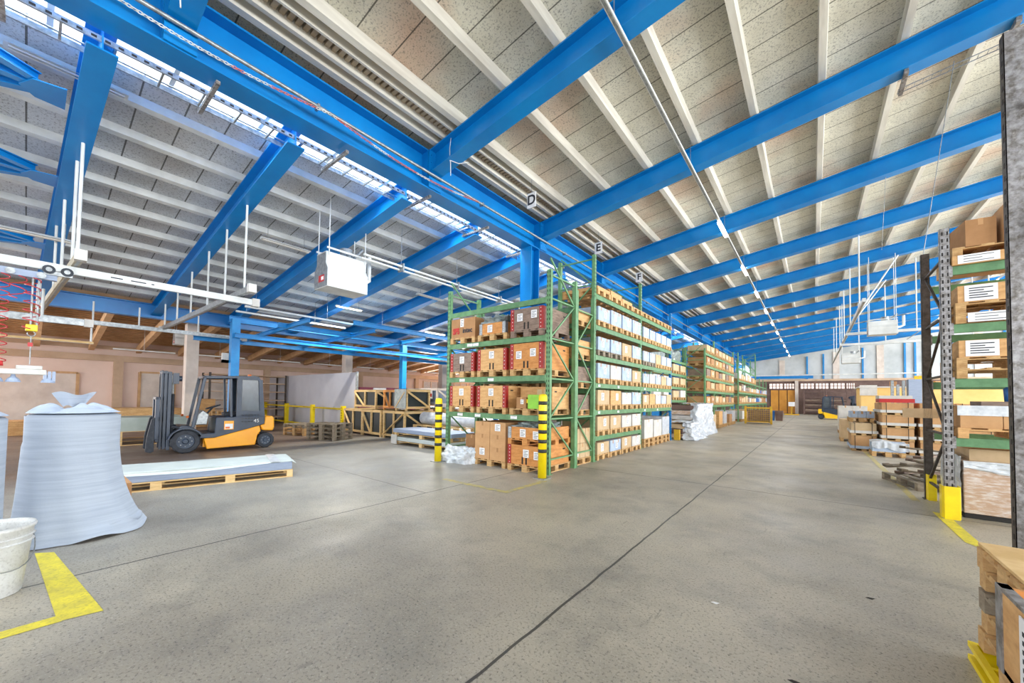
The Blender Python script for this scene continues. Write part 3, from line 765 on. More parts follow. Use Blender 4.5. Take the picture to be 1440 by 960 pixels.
    b = MB(CHAR); b.box(.31, .49, -.38, .38, 2.08, 2.13); b.box(.3, .36, -.38, .38, 1.15, 1.25); b.box(.3, .36, -.38, .38, .35, .47); b.build('mast_crossbar', t)
    b = MB(CHAR, CHAR_D)
    b.box(.52, .57, -.5, .5, .42, .52); b.box(.52, .57, -.5, .5, .86, .96)
    for s in (-1, 1):
        b.box(.52, .6, *sorted((s * .3, s * .5)), .4, 1.46); b.box(.44, .56, *sorted((s * .12, s * .2)), .3, 1.1)
    b.box(.53, .6, -.5, .5, 1.40, 1.47); b.build('fork_carriage', t, bevel=.006)
    for s in (-1, 1):
        b = MB(CHAR_D); b.prism([(.6, .95), (.66, .9), (.74, .45), (.76, .1), (.66, .06), (.6, .1)], *sorted((s * .34, s * .5)), 'y'); b.build('clamp_arm', t, bevel=.01)
    # wheels
    for s in (-1, 1): wheel(t, 0, s * .49, .31, .22, s); wheel(t, -1.82, s * .46, .225, .18, s)
    b = MB(HUB); b.cyl((0, -.4, .31), (0, .4, .31), .07, 10); b.cyl((-1.82, -.4, .225), (-1.82, .4, .225), .05, 10); b.box(-.16, .2, -.3, .3, .18, .5); b.build('axle', t)
    for s in (-1, 1):
        b = MB(AMBER); b.lathe([(0, -.03), (.03, -.02), (.035, .02), (0, .04)], (-.02, s * .55, .95), 10); b.build('indicator_lamp', t)
    b = MB(AMBER); b.cyl((-1.42, .3, 2.09), (-1.42, .3, 2.15), .05, 12); b.build('beacon', t)
    if number:
        text('fleet_number', number, .14, PAPER, t, (-1.56, .603, .8), (PI / 2, 0, PI), .001)
        b = MB(ORANGE, PAPER, AMBER); b.box(-1.02, -.8, .598, .602, .58, .82, 0); b.box(-1.0, -.82, .602, .604, .60, .74, 1); b.box(-.93, -.83, .604, .606, .61, .66, 2); b.build('service_sticker', t)
    return t
forklift('orange and charcoal forklift truck numbered 45 parked in front of the annex', (-13.48, 2.62, 0), math.radians(-90) - .09, ORANGE, None, '45')
fk = forklift('small bright yellow forklift truck parked near the far doors', (2.35, 45.0, 0), 0, YFORK, None)

# ================================================================== LEFT FOREGROUND: FOAM ROLLS, BUCKET, SHEET STACK
def foam_roll(x, y, label, r=.35, h=1.34, flare=True):
    t = thing('foam_roll', label, 'roll', (x, y, 0))
    b = MB(FOAM, CARD_D); n = 48
    b.lathe([(r, .0), (r, .3), (r * 1.0, .8), (r, h - .02), (r - .02, h), (.06, h), (.05, h - .02), (.05, h - .3)], n=n)
    b.build('rolled_foam', t)
    if flare:
        # loose outer layer hanging off the roll and spreading on the floor on the aisle side
        b = MB(FOAM)
        def fn(u, v):
            a = math.radians(-150 + 260 * u)
            w = max(0, math.cos(a - math.radians(8)))
            k = (1 - v)
            ex = .012 + (k ** 3.2) * (.03 + .24 * max(0, math.cos(a - math.radians(70))) ** 2 + .13 * max(0, math.cos(a + math.radians(12))) ** 2) + .03 * k * max(0, math.cos(a + math.radians(75)))
            ex += .014 * math.sin(9 * a + 5 * v) * k
            if v > .78: ex = .012
            z = .012 + (h * .98) * v + .03 * math.sin(5 * a) * (v < .05)
            return ((r + ex) * math.cos(a), (r + ex) * math.sin(a), max(.008, z))
        b.grid(fn, 72, 24)
        b.build('loose_outer_layer', t)
        # fold lying along the floor
        b = MB(FOAM)
        def fd(u, v):
            a = math.radians(-70 + 150 * u); rr = r + .04 + .13 * max(0, math.cos(a - math.radians(70))) ** 2
            return ((rr + .09 * math.sin(PI * v) - .02) * math.cos(a), (rr + .09 * math.sin(PI * v) - .02) * math.sin(a), .03 + .17 * v + .035 * math.sin(6 * u * PI) * v)
        b.grid(fd, 40, 8); b.build('floor_fold', t)
    # crumpled end sheet gathered on the top
    rr = random.Random(3)
    b = MB(FOAM)
    def tp(u, v):
        a = 2 * PI * u; q = r * (1.02 - .95 * v) 
        z = h + .015 + .10 * math.sin(PI * min(1, v * 1.2)) * (.5 + .5 * math.sin(3 * a + 1)) + .03 * math.sin(11 * a) * v
        return (q * math.cos(a) * (1 + .03 * math.sin(7 * a)), q * math.sin(a), z)
    b.grid(tp, 60, 10); b.build('crumpled_top_sheet', t)
    b = MB(FOAM)
    def tf(u, v):
        return (.12 + .05 * math.sin(5 * u) + .03 * v, -.02 + .16 * (u - .5) * (1 + 1.1 * v), h + .08 + .15 * v + .02 * math.sin(8 * u))
    b.grid(tf, 12, 6); b.build('film_tuft', t)
    return t
foam_roll(-6.59, .33, 'upright roll of blue-grey foam sheet with loose end spreading on the floor')
foam_roll(-6.0, -.47, 'upright roll of blue-grey foam sheet standing right behind the white bucket', flare=False)
b = MB(CARD_D); b.box(-8.15, -7.28, .40, .90, 0, .36); tag(b.build('carton'), 'flattened brown cardboard box sticking out behind the foam roll', 'box')
t = thing('bucket', 'scuffed white plastic bucket standing before the foam rolls', 'bucket', (-5.03, -.16, 0))
b = MB(BUCKET); b.lathe([(0, .004), (.165, 0), (.172, .01), (.222, .50), (.232, .505), (.236, .52), (.23, .535), (.214, .532), (.206, .5), (.158, .02), (0, .02)], n=40); b.build('bucket_body', t)
for z in (.40, .445): 
    b = MB(BUCKET); b.lathe([(.21 + (z - .4) * .1, z - .006), (.226 + (z - .4) * .1, z), (.212 + (z - .4) * .1, z + .008)], n=40); b.build('rim_rib', t)
b = MB(GREY_M); b.tube([(.23 * math.cos(a), .23 * math.sin(a) * .99, .47 - .26 * math.sin(PI * k / 16)) for k, a in [(k, math.radians(-60 + 180 * k / 16)) for k in range(17)]], .004); b.build('bail_handle', t)

# long pallet with sheet stack
rzp = math.radians(75.8) - PI / 2
cx, cy = -8.77 + .25 * .5, 1.86
o = pallet(-8.78, .46 - .05, 0, rzp - .0, 'long fresh pallet under the white sheet stack', Wd=1.02, L=2.92, m=WOOD_L, nb=4)
o.location = (-9.13 , .50, 0)
t = thing('sheet_stack', 'long stack of white sheets with blue-grey wrapping on a fresh pallet beside the foam roll', 'sheet stack', (-9.13, .50, .144), rzp)
b = MB(SHEET_B); b.box(-.49, .49, .01, 2.91, 0, .15); b.build('wrapped_layers', t, bevel=.008)
b = MB(SHEET)
def shf(u, v):
    x = -.54 + 1.08 * u; y = -.03 + 3.0 * v
    z = .168 + .012 * math.sin(9 * v) * abs(u - .5) - (.06 if u in (0., 1.) else 0) * (.5 + .5 * math.sin(4 * v)) - (.05 if v == 1 else 0)
    return (x, y, z)
b.grid(shf, 16, 40, smooth=False); b.box(-.5, .5, 0, 2.92, .15, .165); b.build('top_sheet', t)
b = MB(FILM); b.box(-.55, .55, 2.55, 2.7, .172, .176); b.build('film_band', t)

# ================================================================== LEFT MIDDLE: PARTITION, RAILING, PALLET STACKS, CRATES
t = thing('partition_panel', 'tall pale grey partition panel behind the forklift truck', 'partition', (-15.85, 8.95, 0))
b = MB(PANEL); b.box(-9.9, 0, -.03, .03, .02, 2.6); b.build('panel_sheet', t)
b = MB(GREY_M); b.box(-.0, .05, -.05, .05, 0, 2.62); b.build('edge_post', t)
t = thing('guard_rail', 'yellow guard rail in front of the grey partition panel', 'guard rail', (0, 8.5, 0))
for x in (-16.1, -19.0, -22.0, -25.0):
    b = MB(YEL, BLK2); b.box(x - .09, x + .09, -.08, .08, 0, 1.1)
    if x == -16.1:
        for k in range(9):
            for q in (-.04, .04): b.box(x + q - .012, x + q + .012, -.084, -.08, .12 + .11 * k, .16 + .11 * k, 1)
    b.build('rail_post', t, bevel=.01)
for z, nm in ((.93, 'upper_rail'), (.1, 'lower_rail')):
    b = MB(YEL, BLK2); b.box(-25.2, -15.95, -.03, .03, z, z + .07)
    if z > .5:
        for k in range(60): b.box(-20 + k * .065, -19.975 + k * .065, -.033, -.03, z + .02, z + .05, 1)
    b.build(nm, t)
for i in range(4):
    o = pallet(-13.45, 6.3, i * .144, math.radians(22), '%s grey pallet from the floor in the stack nearest the partition end' % ORD[i], 'grey pallet stack by the partition', Wd=1.2, L=.9, m=WOOD_G)
for i in range(3):
    o = pallet(-15.75, 6.35, i * .144, math.radians(14), '%s grey pallet from the floor in the low stack behind the forklift truck' % ORD[i], 'low pallet stack behind the forklift', Wd=1.2, L=.9, m=(WOOD_G if i == 2 else WOOD))

def frame_crate(x, y, z, w, d, h, label, m=WOOD_L, inner=SKIN_D, diag=1, group='timber framed crates', red=False, film=False):
    t = thing('timber_crate', label, 'crate', (x, y, z), 0, group)
    b = MB(inner); b.box(-w / 2 + .06, w / 2 - .06, .06, d - .06, .12, h - .08); b.build('dark_panel', t)
    b = MB(m); s = .07
    for px in (-w / 2 + s / 2, w / 2 - s / 2):
        for py in (s / 2, d - s / 2): b.box(px - s / 2, px + s / 2, py - s / 2, py + s / 2, 0, h)
    b.box(-w / 2, w / 2, -.01, .05, .08, .16); b.box(-w / 2, w / 2, -.01, .05, h - .09, h); b.box(-w / 2, w / 2, d - .05, d + .01, h - .09, h)
    b.box(w / 2 - .05, w / 2 + .01, 0, d, .08, .16); b.box(w / 2 - .05, w / 2 + .01, 0, d, h - .09, h)
    b.box(-w / 2 - .01, -w / 2 + .05, 0, d, h - .09, h); b.box(-.035, .035, -.012, .04, .1, h - .05)
    b.build('timber_frame', t)
    b = MB(m)
    b.bar((-w / 2 + .06, -.02, h - .1) if diag > 0 else (-w / 2 + .06, -.02, .12), (0, -.02, .12) if diag > 0 else (w / 2 - .06, -.02, h - .1), .07, .03)
    b.bar((w / 2 + .02, .06, h - .1), (w / 2 + .02, d - .06, .12), .03, .07); b.build('diagonal_brace', t)
    if red: 
        b = MB(PAPER, REDP); b.box(-.28, .28, -.03, -.02, h * .45, h - .1, 0); b.box(-.2, .24, -.034, -.03, h * .55, h * .72, 1); b.build('paper_notice', t)
    if film:
        b = MB(FILM_G); b.box(-w / 2 - .02, w / 2 + .02, -.04, -.03, .1, h + .01); b.box(-w / 2 - .02, w / 2 + .02, -.04, d, h, h + .012); b.build('plastic_wrap', t)
    return t
frame_crate(-15.03, 8.35, 0, 1.44, 1.4, 1.02, 'timber framed crate on the floor touching the grey partition end')
frame_crate(-13.57, 8.3, 0, 1.32, 1.4, 1.02, 'timber framed crate on the floor, middle of the lower row')
frame_crate(-12.17, 8.35, 0, 1.34, 1.4, 1.02, 'timber framed crate on the floor with a long rising brace', diag=-1)
frame_crate(-14.4, 8.5, 1.03, 1.6, 1.1, .78, 'timber framed crate stacked above the one touching the partition')
frame_crate(-12.8, 8.6, 1.03, .86, 1.1, .78, 'orange-brown timber crate stacked in the middle of the upper row', m=WOOD_O)
frame_crate(-11.95, 8.5, 1.03, .66, 1.1, .80, 'timber crate under clear grey film on the upper row', film=True, diag=-1)
frame_crate(-13.1, 9.9, 1.145, .78, 1.0, .74, 'timber crate with blue-grey inside panel on the upper row', m=CONC_W, inner=SHEET_B, diag=-1)
frame_crate(-12.1, 9.9, 1.145, 1.05, 1.0, .76, 'white timber crate carrying a red printed notice', m=CONC_W, inner=SHEET_B, red=True)
# flat stacks right of the crates
for i, (z, m) in enumerate(((0, SHEET), (.26, SHEET_B))):
    pallet(-9.5, 7.5, z, 0, '%s long pallet of the low sheet stack behind the left striped post' % ORD[i], Wd=2.7, L=1.0, m=WOOD_L, H=.13)
    b = MB(m); b.box(-1.4, 1.4, 0, 1.0, 0, .12); o = b.build('sheet_stack', bevel=.01); o.location = (-9.5, 7.48, z + .13)
    tag(o, '%s flat wrapped sheet pack from the floor behind the left striped post' % ORD[i], 'sheet stack')
b = MB(CARD_WH); b.box(0, .3, 0, .02, 0, .3); o = b.build('carton'); o.location = (-10.95, 7.44, .02); tag(o, 'small white carton end at the corner of the low sheet stack', 'box')
pallet(-10.1, 8.65, 0, 0, 'pallet under the big white roll behind the striped post', Wd=2.6, L=1.0, m=WOOD_L, H=.56)
b = MB(FILM_W, SHEET_B); b.cyl((-11.4, 9.15, .78), (-8.6, 9.15, .78), .22, 24); tag(b.build('film_roll'), 'big white wrapped roll lying on a pallet behind the low sheet stack', 'roll')
pallet(-12.3, 9.9, 0, 0, 'tall packing base under the two white crates', Wd=2.5, L=1.1, m=WOOD_L, H=1.1)
b = MB(GREY_M); b.box(-13.6, -10.6, 9.85, 11.05, 1.1, 1.145); tag(b.build('sheet_stack'), 'thin grey sheets under the two white crates behind the white roll', 'sheet stack')
b = MB(MAG, PAPER); b.box(-20.2, -19.0 + -.0, 10.9, 14.6, 0, 2.02, 0); b.box(-19.0, -18.98, 11.7, 12.5, 1.6, 2.0, 1)
o = b.build('storage_container'); tag(o, 'magenta covered container with white sign behind the timber crates', 'container')
# grey-green sheets and plywood behind the foam roll
pallet(-17.2, .2, 0, -PI / 2 * 0, 'wide pallet under the grey-green sheets far behind the foam roll', Wd=2.6, L=2.9, m=WOOD_L, H=.42)
b = MB(mat('grey_green_sheets', (186, 196, 188), .6, rgb2=(166, 178, 170), scale=2)); b.box(-18.5, -15.9, .2, 3.2, .42, .82); tag(b.build('sheet_stack'), 'thick stack of grey-green sheets behind the foam roll', 'sheet stack')
b = MB(WOOD_N); b.box(-18.4, -17.2, .6, 3.0, .82, 1.06); tag(b.build('plywood_stack'), 'plywood boards lying on the grey-green sheets', 'boards')
# shelving seen through the forklift cab
t = thing('stock_shelf', 'narrow shelf of pallets and timber seen through the forklift cab', 'shelf', (-24.2, 5.4, 0))
for x in (0, 1.2):
    for y in (0, 3.4):
        b = MB(RUST); b.box(x - .04, x + .04, y - .04, y + .04, 0, 2.6); b.build('upright', t)
for z in (.3, .75, 1.2, 1.65, 2.1, 2.5):
    b = MB(BEIGE); b.box(0, 1.2, 0, 3.4, z, z + .05); b.build('shelf_board', t)
for i in range(6):
    pallet(-18.4, 5.2, i * .144, PI / 2 + .1, '%s pallet from the floor of the stack seen through the forklift cab' % ORD[i], 'pallet stack behind the cab', m=WOOD)
for i, (x, y, w, d, h) in enumerate(((-22.4, -.9, 1.1, .9, .5), (-22.6, 3.2, 1.3, 1.0, .9), (-22.8, 4.6, .8, .9, 1.3))):
    b = MB(WOOD_N); b.box(-w / 2, w / 2, 0, d, 0, h); o = b.build('plywood_crate'); o.location = (x, y, 0)
    tag(o, ('low plywood box by the annex wall behind the foam roll', 'plywood box by the annex wall behind the forklift mast', 'tall plywood box by the annex wall behind the forklift cab')[i], 'crate')

# ================================================================== CRANE TRACKS AND HANGING GEAR, LOW HALL
def rail(name, label, p, q, w=.09, h=.12, m=WHITE_P, hang=(), cap=True):
    t = thing(name, label, 'crane rail')
    b = MB(m, GREY_M); b.bar(p, q, w, h, 0); d = (Vector(q) - Vector(p)).normalized(); 
    b.bar(Vector(p) + Vector((0, 0, -h / 2 - .003)), Vector(q) + Vector((0, 0, -h / 2 - .003)), w * .4, .006, 1); b.build('rail_profile', t)
    if cap:
        for e in (p, q):
            b = MB(CARD_WH); v = Vector(e); b.box(v.x - w * .75, v.x + w * .75, v.y - w * .75, v.y + w * .75, v.z - h * .7, v.z + h * .7); b.build('end_cap', t)
    for (x, y, z0, z1) in hang:
        b = MB(WHITE_P); b.cyl((x, y, z0), (x, y, z1), .022, 8); b.build('hanger_rod', t)
    return t
BE = mat('beige_rail_paint', (196, 184, 158), .5)
rail('crane_rail', 'beige cross rail hung from the first low hall beam', (-9.0, .42, 3.72), (-17.6, .02, 3.72), m=BE, hang=[(x, .42 - (x + 9) * -.045 if False else .40 + (x + 9) * .047, 3.78, lz_(x)) for x in (-9.15, -9.75, -11.3, -12.6, -16.0, -16.8)])
rail('crane_rail', 'grey cross rail hung from the second low hall beam', (-9.0, 2.74, 3.74), (-17.4, 2.7, 3.74), m=GREY_M, hang=[(x, 2.70, 3.8, lz_(x)) for x in (-9.3, -10.6, -12.0, -13.6, -15.2, -16.9)])
rail('crane_rail', 'long white rail carrying the vacuum lifter trolley', (-9.6, -1.0, 3.58), (-9.6, 3.0, 3.58), m=WHITE_P)
b = MB(PAPER, INK); b.box(-9.55, -9.548, .75, 1.45, 3.55, 3.6, 0); b.box(-9.548, -9.546, .8, .95, 3.565, 3.585, 1); b.box(-9.548, -9.546, 1.05, 1.25, 3.565, 3.585, 1); b.box(-9.548, -9.546, 1.32, 1.36, 3.565, 3.585, 1)
b.build('sticker', bpy.data.objects['crane_rail.002'])
rail('crane_rail', 'long grey rail under the eaves beam', (-17.0, -1.2, 3.66), (-17.0, 5.0, 3.66), m=GREY_M, hang=[(-17.0, y, 3.72, 4.3) for y in (1.1, 2.1, 3.6)])
rail('crane_rail', 'short grey bridge rail below the long white rail', (-12.5, -1.0, 3.08), (-12.5, .75, 3.08), m=GREY_M, hang=[(-12.5, .1, 3.14, 3.70)])
rail('crane_rail', 'short thin rail hanging by the first rafters', (-16.5, -1.5, 3.0), (-16.5, 1.1, 3.0), .05, .06, WOOD_L, hang=[(-16.5, 1.05, 3.02, 3.6)], cap=False)
# trolley with vacuum lifter
t = thing('vacuum_lifter', 'vacuum lifter with red spiral hoses hanging from the long white rail', 'lifting device', (-9.6, -.05, 0))
b = MB(SHEET_B, GREY_M); b.box(-.05, .05, -.7, .26, 3.36, 3.46, 0)
for y in (-.55, -.2, .1): b.cyl((-.06, y, 3.41), (.07, y, 3.41), .05, 12, 1)
b.build('trolley_plate', t)
b = MB(CHAR_D, GREY_M)
for y in (.17, .36): b.cyl((.05, y, 3.52), (.09, y, 3.52), .07, 14, 0); b.cyl((.09, y, 3.52), (.10, y, 3.52), .035, 10, 1)
b.box(.04, .08, .12, .42, 3.44, 3.5, 1); b.build('trolley_wheel', t)
for dy, z1 in ((-.28, 1.95), (-.12, 3.0), (.02, 2.55)):
    b = MB(mat('red_hose_%d' % int(dy * 100), (206, 60, 66), .4)); pts = []
    n = int(8 * (3.35 - z1)); 
    for k in range(n * 10 + 1):
        a = 2 * PI * k / 10; pts.append((.08 * math.cos(a), dy + .085 * math.sin(a), 3.35 - (3.35 - z1) * k / (n * 10)))
    b.tube(pts, .008, 5); b.build('spiral_hose', t)
for dy in (.0, .06):
    b = MB(GREY_M); b.cyl((0, .02 + dy, 3.36), (0, .02 + dy, 2.6), .012, 6); b.build('hoist_chain', t)
b = MB(YEL); b.box(-.05, .05, -.03, .09, 2.52, 2.62); b.build('hook_block', t, bevel=.01)
b = MB(GREY_M); b.tube([(0, .03 + .04 * math.sin(a), 2.48 + .04 * math.cos(a)) for a in [math.radians(20 + 30 * k) for k in range(10)]], .008); b.tube([(0, .03, 2.44), (0, .03, 2.0)], .006); b.build('hook', t)
b = MB(REDP); b.box(-.012, .012, 0, .05, 2.28, 2.34); b.build('tag', t)
b = MB(CARD_WH, GREY_M); b.box(-.06, .06, -.5, .2, 1.84, 1.92, 0); b.box(-.04, .04, -.1, .16, 1.92, 1.98, 0); b.build('suction_beam', t, bevel=.01)
for y in (-.28, -.12, .22): 
    b = MB(SHEET_B); b.lathe([(.02, .12), (.03, .08), (.06, .05), (.08, 0)], (0, y, 1.72), 14); b.build('suction_cup', t)
b = MB(REDP, GREY_M); b.cyl((0, -.42, 1.98), (0, -.22, 2.0), .04, 10, 0); b.cyl((-.05, -.3, 1.82), (.05, -.3, 1.82), .05, 10, 1); b.build('valve_body', t)
b = MB(SHEET_B); 
for k in range(3): b.box(-.05, .05, .17 + .045 * k, .205 + .045 * k, 1.74, 1.9)
b.build('control_box', t)

# fluorescent fittings of the low hall
def fitting(label, x, y0, y1, z, lit, topz):
    t = thing('light_fitting', label, 'light', (x, y0, z), group='fluorescent fittings of the low hall')
    L = y1 - y0
    b = MB(WHITE_P, GREY_M); b.prism([(-.09, 0), (-.03, .05), (.03, .05), (.09, 0), (.05, .01), (-.05, .01)], 0, L, 'y', 0); b.build('fitting_body', t)
    for s in (-1, 1): b = MB(LEDW if lit else CARD_WH); b.cyl((s * .035, .04, -.012), (s * .035, L - .04, -.012), .014, 8); b.build('tube', t)
    if lit: area('tube_light', (x, (y0 + y1) / 2, z - .05), (0, 0, 0), .12, L, 130, (1, .95, .84))
    for yy in (.15, L - .15): b = MB(GREY_M); b.cyl((0, yy, .05), (0, yy, topz - z), .006, 5); b.build('hanger_wire', t)
for a in (('unlit white light fitting next to the first low hall beam', -8.2, -.37, .78, 6.08, False),
          ('unlit white light fitting before the first low hall beam lower down', -12.4, -1.0, .5, 4.75, False),
          ('unlit light fitting hung left of the white heater', -10.5, 3.35, 4.5, 5.36, False),
          ('lit light fitting below the white heater', -14.0, 7.0, 8.05, 4.92, True),
          ('lit light fitting hung above the blue crane frame near the end rack', -14.0, 11.2, 12.4, 4.55, True),
          ('unlit light fitting just right of the white heater pipes', -11.0, 8.4, 9.6, 5.2, False),
          ('lit light fitting high behind the end rack posts', -9.5, 12.0, 13.2, 5.3, True),
          ('lit light fitting behind the end rack top beam', -10.5, 16.2, 17.4, 5.2, True)):
    fitting(*a, LPZ(a[1]))
def light_line(label, x, y0, y1, z):
    t = thing('lamp_strip', label, 'lamp strip'); b = MB(WHITE_P); b.box(x - .04, x + .04, y0, y1, z, z + .06); b.build('lamp_rail', t)
    y = y0 + .3
    while y < y1: b = MB(GREY_M); b.cyl((x, y, z + .06), (x, y, LPZ(x)), .005, 5); b.build('hanger_wire', t); y += 2.28
light_line('long white lamp rail above the blue crane frame', -14.0, 4.1, 17, 4.3)
light_line('white lamp rail just over the top beam of the crane frame', -15.2, 4.2, 8, 4.32)
b = MB(WHITE_P)
for k in range(8): b.box(-22.03, -21.97, 2.0 + 2.6 * k, 3.9 + 2.6 * k, 3.28, 3.33); b.box(-22.005, -21.995, 2.9 + 2.6 * k, 2.91 + 2.6 * k, 3.33, 4.3)
t_ = b.build('lamp_strip'); tag(t_, 'pale light strip along the annex under the rafters', 'lamp strip')

# pipe pair along the low hall ceiling
t = thing('pipe', 'pair of white pipes running from the heater under the low hall roof', 'pipe')
for dx in (0, .12): b = MB(WHITE_P); b.cyl((-8.5 - dx, 4.9, 5.0 - dx * .5), (-8.5 - dx, 22, 5.0 - dx * .5), .03, 8); b.build('tube', t)
for y in range(6, 22, 2): b = MB(GREY_M); b.box(-8.68, -8.44, y - .02, y + .02, 4.88, 5.08); b.cyl((-8.56, y, 5.08), (-8.56, y, LPZ(-8.56)), .008, 5); b.build('clip', t)

def heater(label, loc, rz, s=1.0, topz=6.0):
    t = thing('air_heater', label, 'heater', loc, rz)
    b = MB(WHITE_P, GREY_M); w, d = .95 * s, .62 * s
    b.prism([(-d / 2, .0), (d / 2, 0), (d / 2, .32 * s), (d * .36, .42 * s), (d * .36, .62 * s), (-d * .36, .62 * s), (-d * .36, .42 * s), (-d / 2, .32 * s)], -w / 2, w / 2, 'x', 0)
    b.build('heater_casing', t, bevel=.01)
    b = MB(SHEET_B)
    for k in range(5): b.bar((-w * .42, d / 2 + .002, .03 + .03 * k), (w * .42, d / 2 + .002, .03 + .03 * k), .02, .012)
    b.box(-w * .45, w * .45, d * .36, d * .37, .44 * s, .6 * s); b.build('outlet_louvre', t)
    b = MB(REDP, PAPER); b.box(-w / 2 - .004, -w / 2, -.16 * s, .1 * s, .1 * s, .22 * s, 0); b.box(-w / 2 - .006, -w / 2 - .004, -.13 * s, -.02 * s, .13 * s, .19 * s, 1)
    b.build('red_badge', t)
    b = MB(GREY_M); b.prism([(-d / 2 + .01, .01), (d / 2 - .01, .01), (d / 2 - .01, .31 * s), (d * .34, .41 * s), (d * .34, .6 * s), (-d * .34, .6 * s), (-d * .34, .41 * s), (-d / 2 + .01, .31 * s)], -w / 2 - .003, -w / 2 + .002, 'x', 0); b.build('grey_end_panel', t)
    b = MB(WHITE_P)
    for x in (-w * .45, w * .45):
        for y in (-d * .4, d * .4): b.cyl((x, y, .55 * s), (x, y, topz - loc[2]), .012, 6)
    b.box(-w / 2, w / 2, -d * .42, -d * .38, .66 * s, .69 * s); b.box(-w / 2, w / 2, d * .38, d * .42, .66 * s, .69 * s); b.build('hanger_frame', t)
    b = MB(GREY_M); b.cyl((.1, 0, .62 * s), (.1, 0, .8 * s), .14 * s, 14); b.cyl((.25 * s, .0, .66 * s), (.5 * s, 0, .9 * s), .03, 8); b.build('fan_motor', t)
    b = MB(WHITE_P); b.tube([(w * .5, 0, .3), (w * .6, 0, .3), (w * .72, 0, .36), (w * .72, 0, .8 * s)], .05 * s, 10); b.build('flue_pipe', t)
    return t
heater('white ceiling air heater with red badge hung under the low hall roof', (-9.0, 4.62, 4.08), PI / 2, 1.05, LPZ(-9)).scale = (1, 1, 1.28)
heater('white air heater hung in front of the concrete column in the annex', (-20.6, 3.95, 3.55), PI / 2, .75, 4.47)

# blue light crane frame
t = thing('blue_gantry', 'light blue free standing crane frame behind the forklift truck', 'crane frame')
for y in (4.28, 11.1, 18.0):
    b = MB(BLUE_L); b.box(-15.62, -15.38, y - .12, y + .12, 0, 4.12); b.build('frame_post', t)
    b = MB(BLUE_L); b.box(-15.8, -15.2, y - .3, y + .3, 0, .03); b.build('base_plate', t)
def fb(p, q, w=.12, h=.16): b = MB(BLUE_L); b.ibeam(p, q, w, h, .02, .012); b.build('frame_beam', t)
fb((-15.5, 4.1, 4.0), (-15.5, 24, 4.0), .16, .22); fb((-13.6, 4.9, 3.75), (-13.6, 24, 3.75)); fb((-15.2, 4.2, 3.46), (-15.2, 24, 3.46)); fb((-17.6, 3.6, 3.5), (-17.6, 24, 3.5))
fb((-12.0, 6.6, 3.92), (-12.0, 24, 3.92))
for y in (5.2, 7.4, 9.6, 13.4, 16.8): fb((-18.2, y, 3.62), (-12.0, y, 3.78), .10, .14)
b = MB(CARD_WH, TEAL); b.box(-15.75, -15.62, 3.98, 4.28, 2.62, 2.95, 0); b.box(-15.75, -15.62, 3.98, 4.28, 2.62, 2.72, 1); o = b.build('control_box', t)

# ================================================================== PALLET RACKS
def perf_post(b, x, y, h, w=.1, d=.08, m=0, dark=1, step=.1, slots=True, z1=99):
    b.box(x - w / 2, x + w / 2, y, y + .004, 0, h, m); b.box(x - w / 2, x - w / 2 + .004, y, y + d, 0, h, m); b.box(x + w / 2 - .004, x + w / 2, y, y + d, 0, h, m)
    b.box(x - w / 2, x - w / 2 + .02, y + d - .004, y + d, 0, h, m); b.box(x + w / 2 - .02, x + w / 2, y + d - .004, y + d, 0, h, m)
    if slots:
        z = .12
        while z < min(h, z1) - .05:
            for q in (-.026, .026): b.box(x + q - .009, x + q + .009, y - .001, y, z, z + .05, dark)
            z += step
def rack(name, label, loc, rz, posts, depth, heights, levels, pm=GREEN, bm=GREEN_B, slots=True, bh=.12, postmats=None, deck=None, shade=None, brace_m=None, rearm=None):
    # x along the beams, front at y = 0, uprights at the given x; levels = one list of beam undersides per bay
    t = thing(name, label, 'pallet rack', loc, rz)
    for i, x in enumerate(posts):
        h = heights[i] if isinstance(heights, (list, tuple)) else heights
        m = (postmats or {}).get(i, pm)
        for y, mm in ((0, m), (depth - .08, (rearm or m))):
            b = MB(mm, BLK2); perf_post(b, x, y, h, m=0, slots=slots and y == 0); b.box(x - .07, x + .07, y - .03, y + .11, 0, .012, 0)
            b.build('upright', t)
        b = MB(brace_m or m); z = .3; k = 0
        while z < h - .5:
            b.bar((x, .06, z), (x, depth - .06, z), .035, .03); b.bar((x, .06, z) if k % 2 else (x, depth - .06, z), (x, depth - .06, z + .85) if k % 2 else (x, .06, z + .85), .03, .03)
            z += .85; k += 1
        b.bar((x, .06, min(z, h - .1)), (x, depth - .06, min(z, h - .1)), .035, .03); b.build('frame_bracing', t)
    for i, lv in enumerate(levels):
        a, c = posts[i] + .05, posts[i + 1] - .05
        for z in lv:
            for y in (0, depth - .05):
                b = MB(bm, pm, BLK2); b.box(a, c, y, y + .05, z, z + bh, 0); 
                for e in (a, c): b.box(e - .02, e + .02, y - .006, y + .01, z - .03, z + bh + .02, 1)
                b.build('beam', t)
            if deck:
                b = MB(deck); b.box(a + .05, c - .05, .05, depth - .05, z + bh - .03, z + bh - .005); b.build('shelf_deck', t)
    return t
def tag_strip(parent, x, z, w=.14, h=.07): put_label(parent, x, -.006, z, w, h, 0, 2)

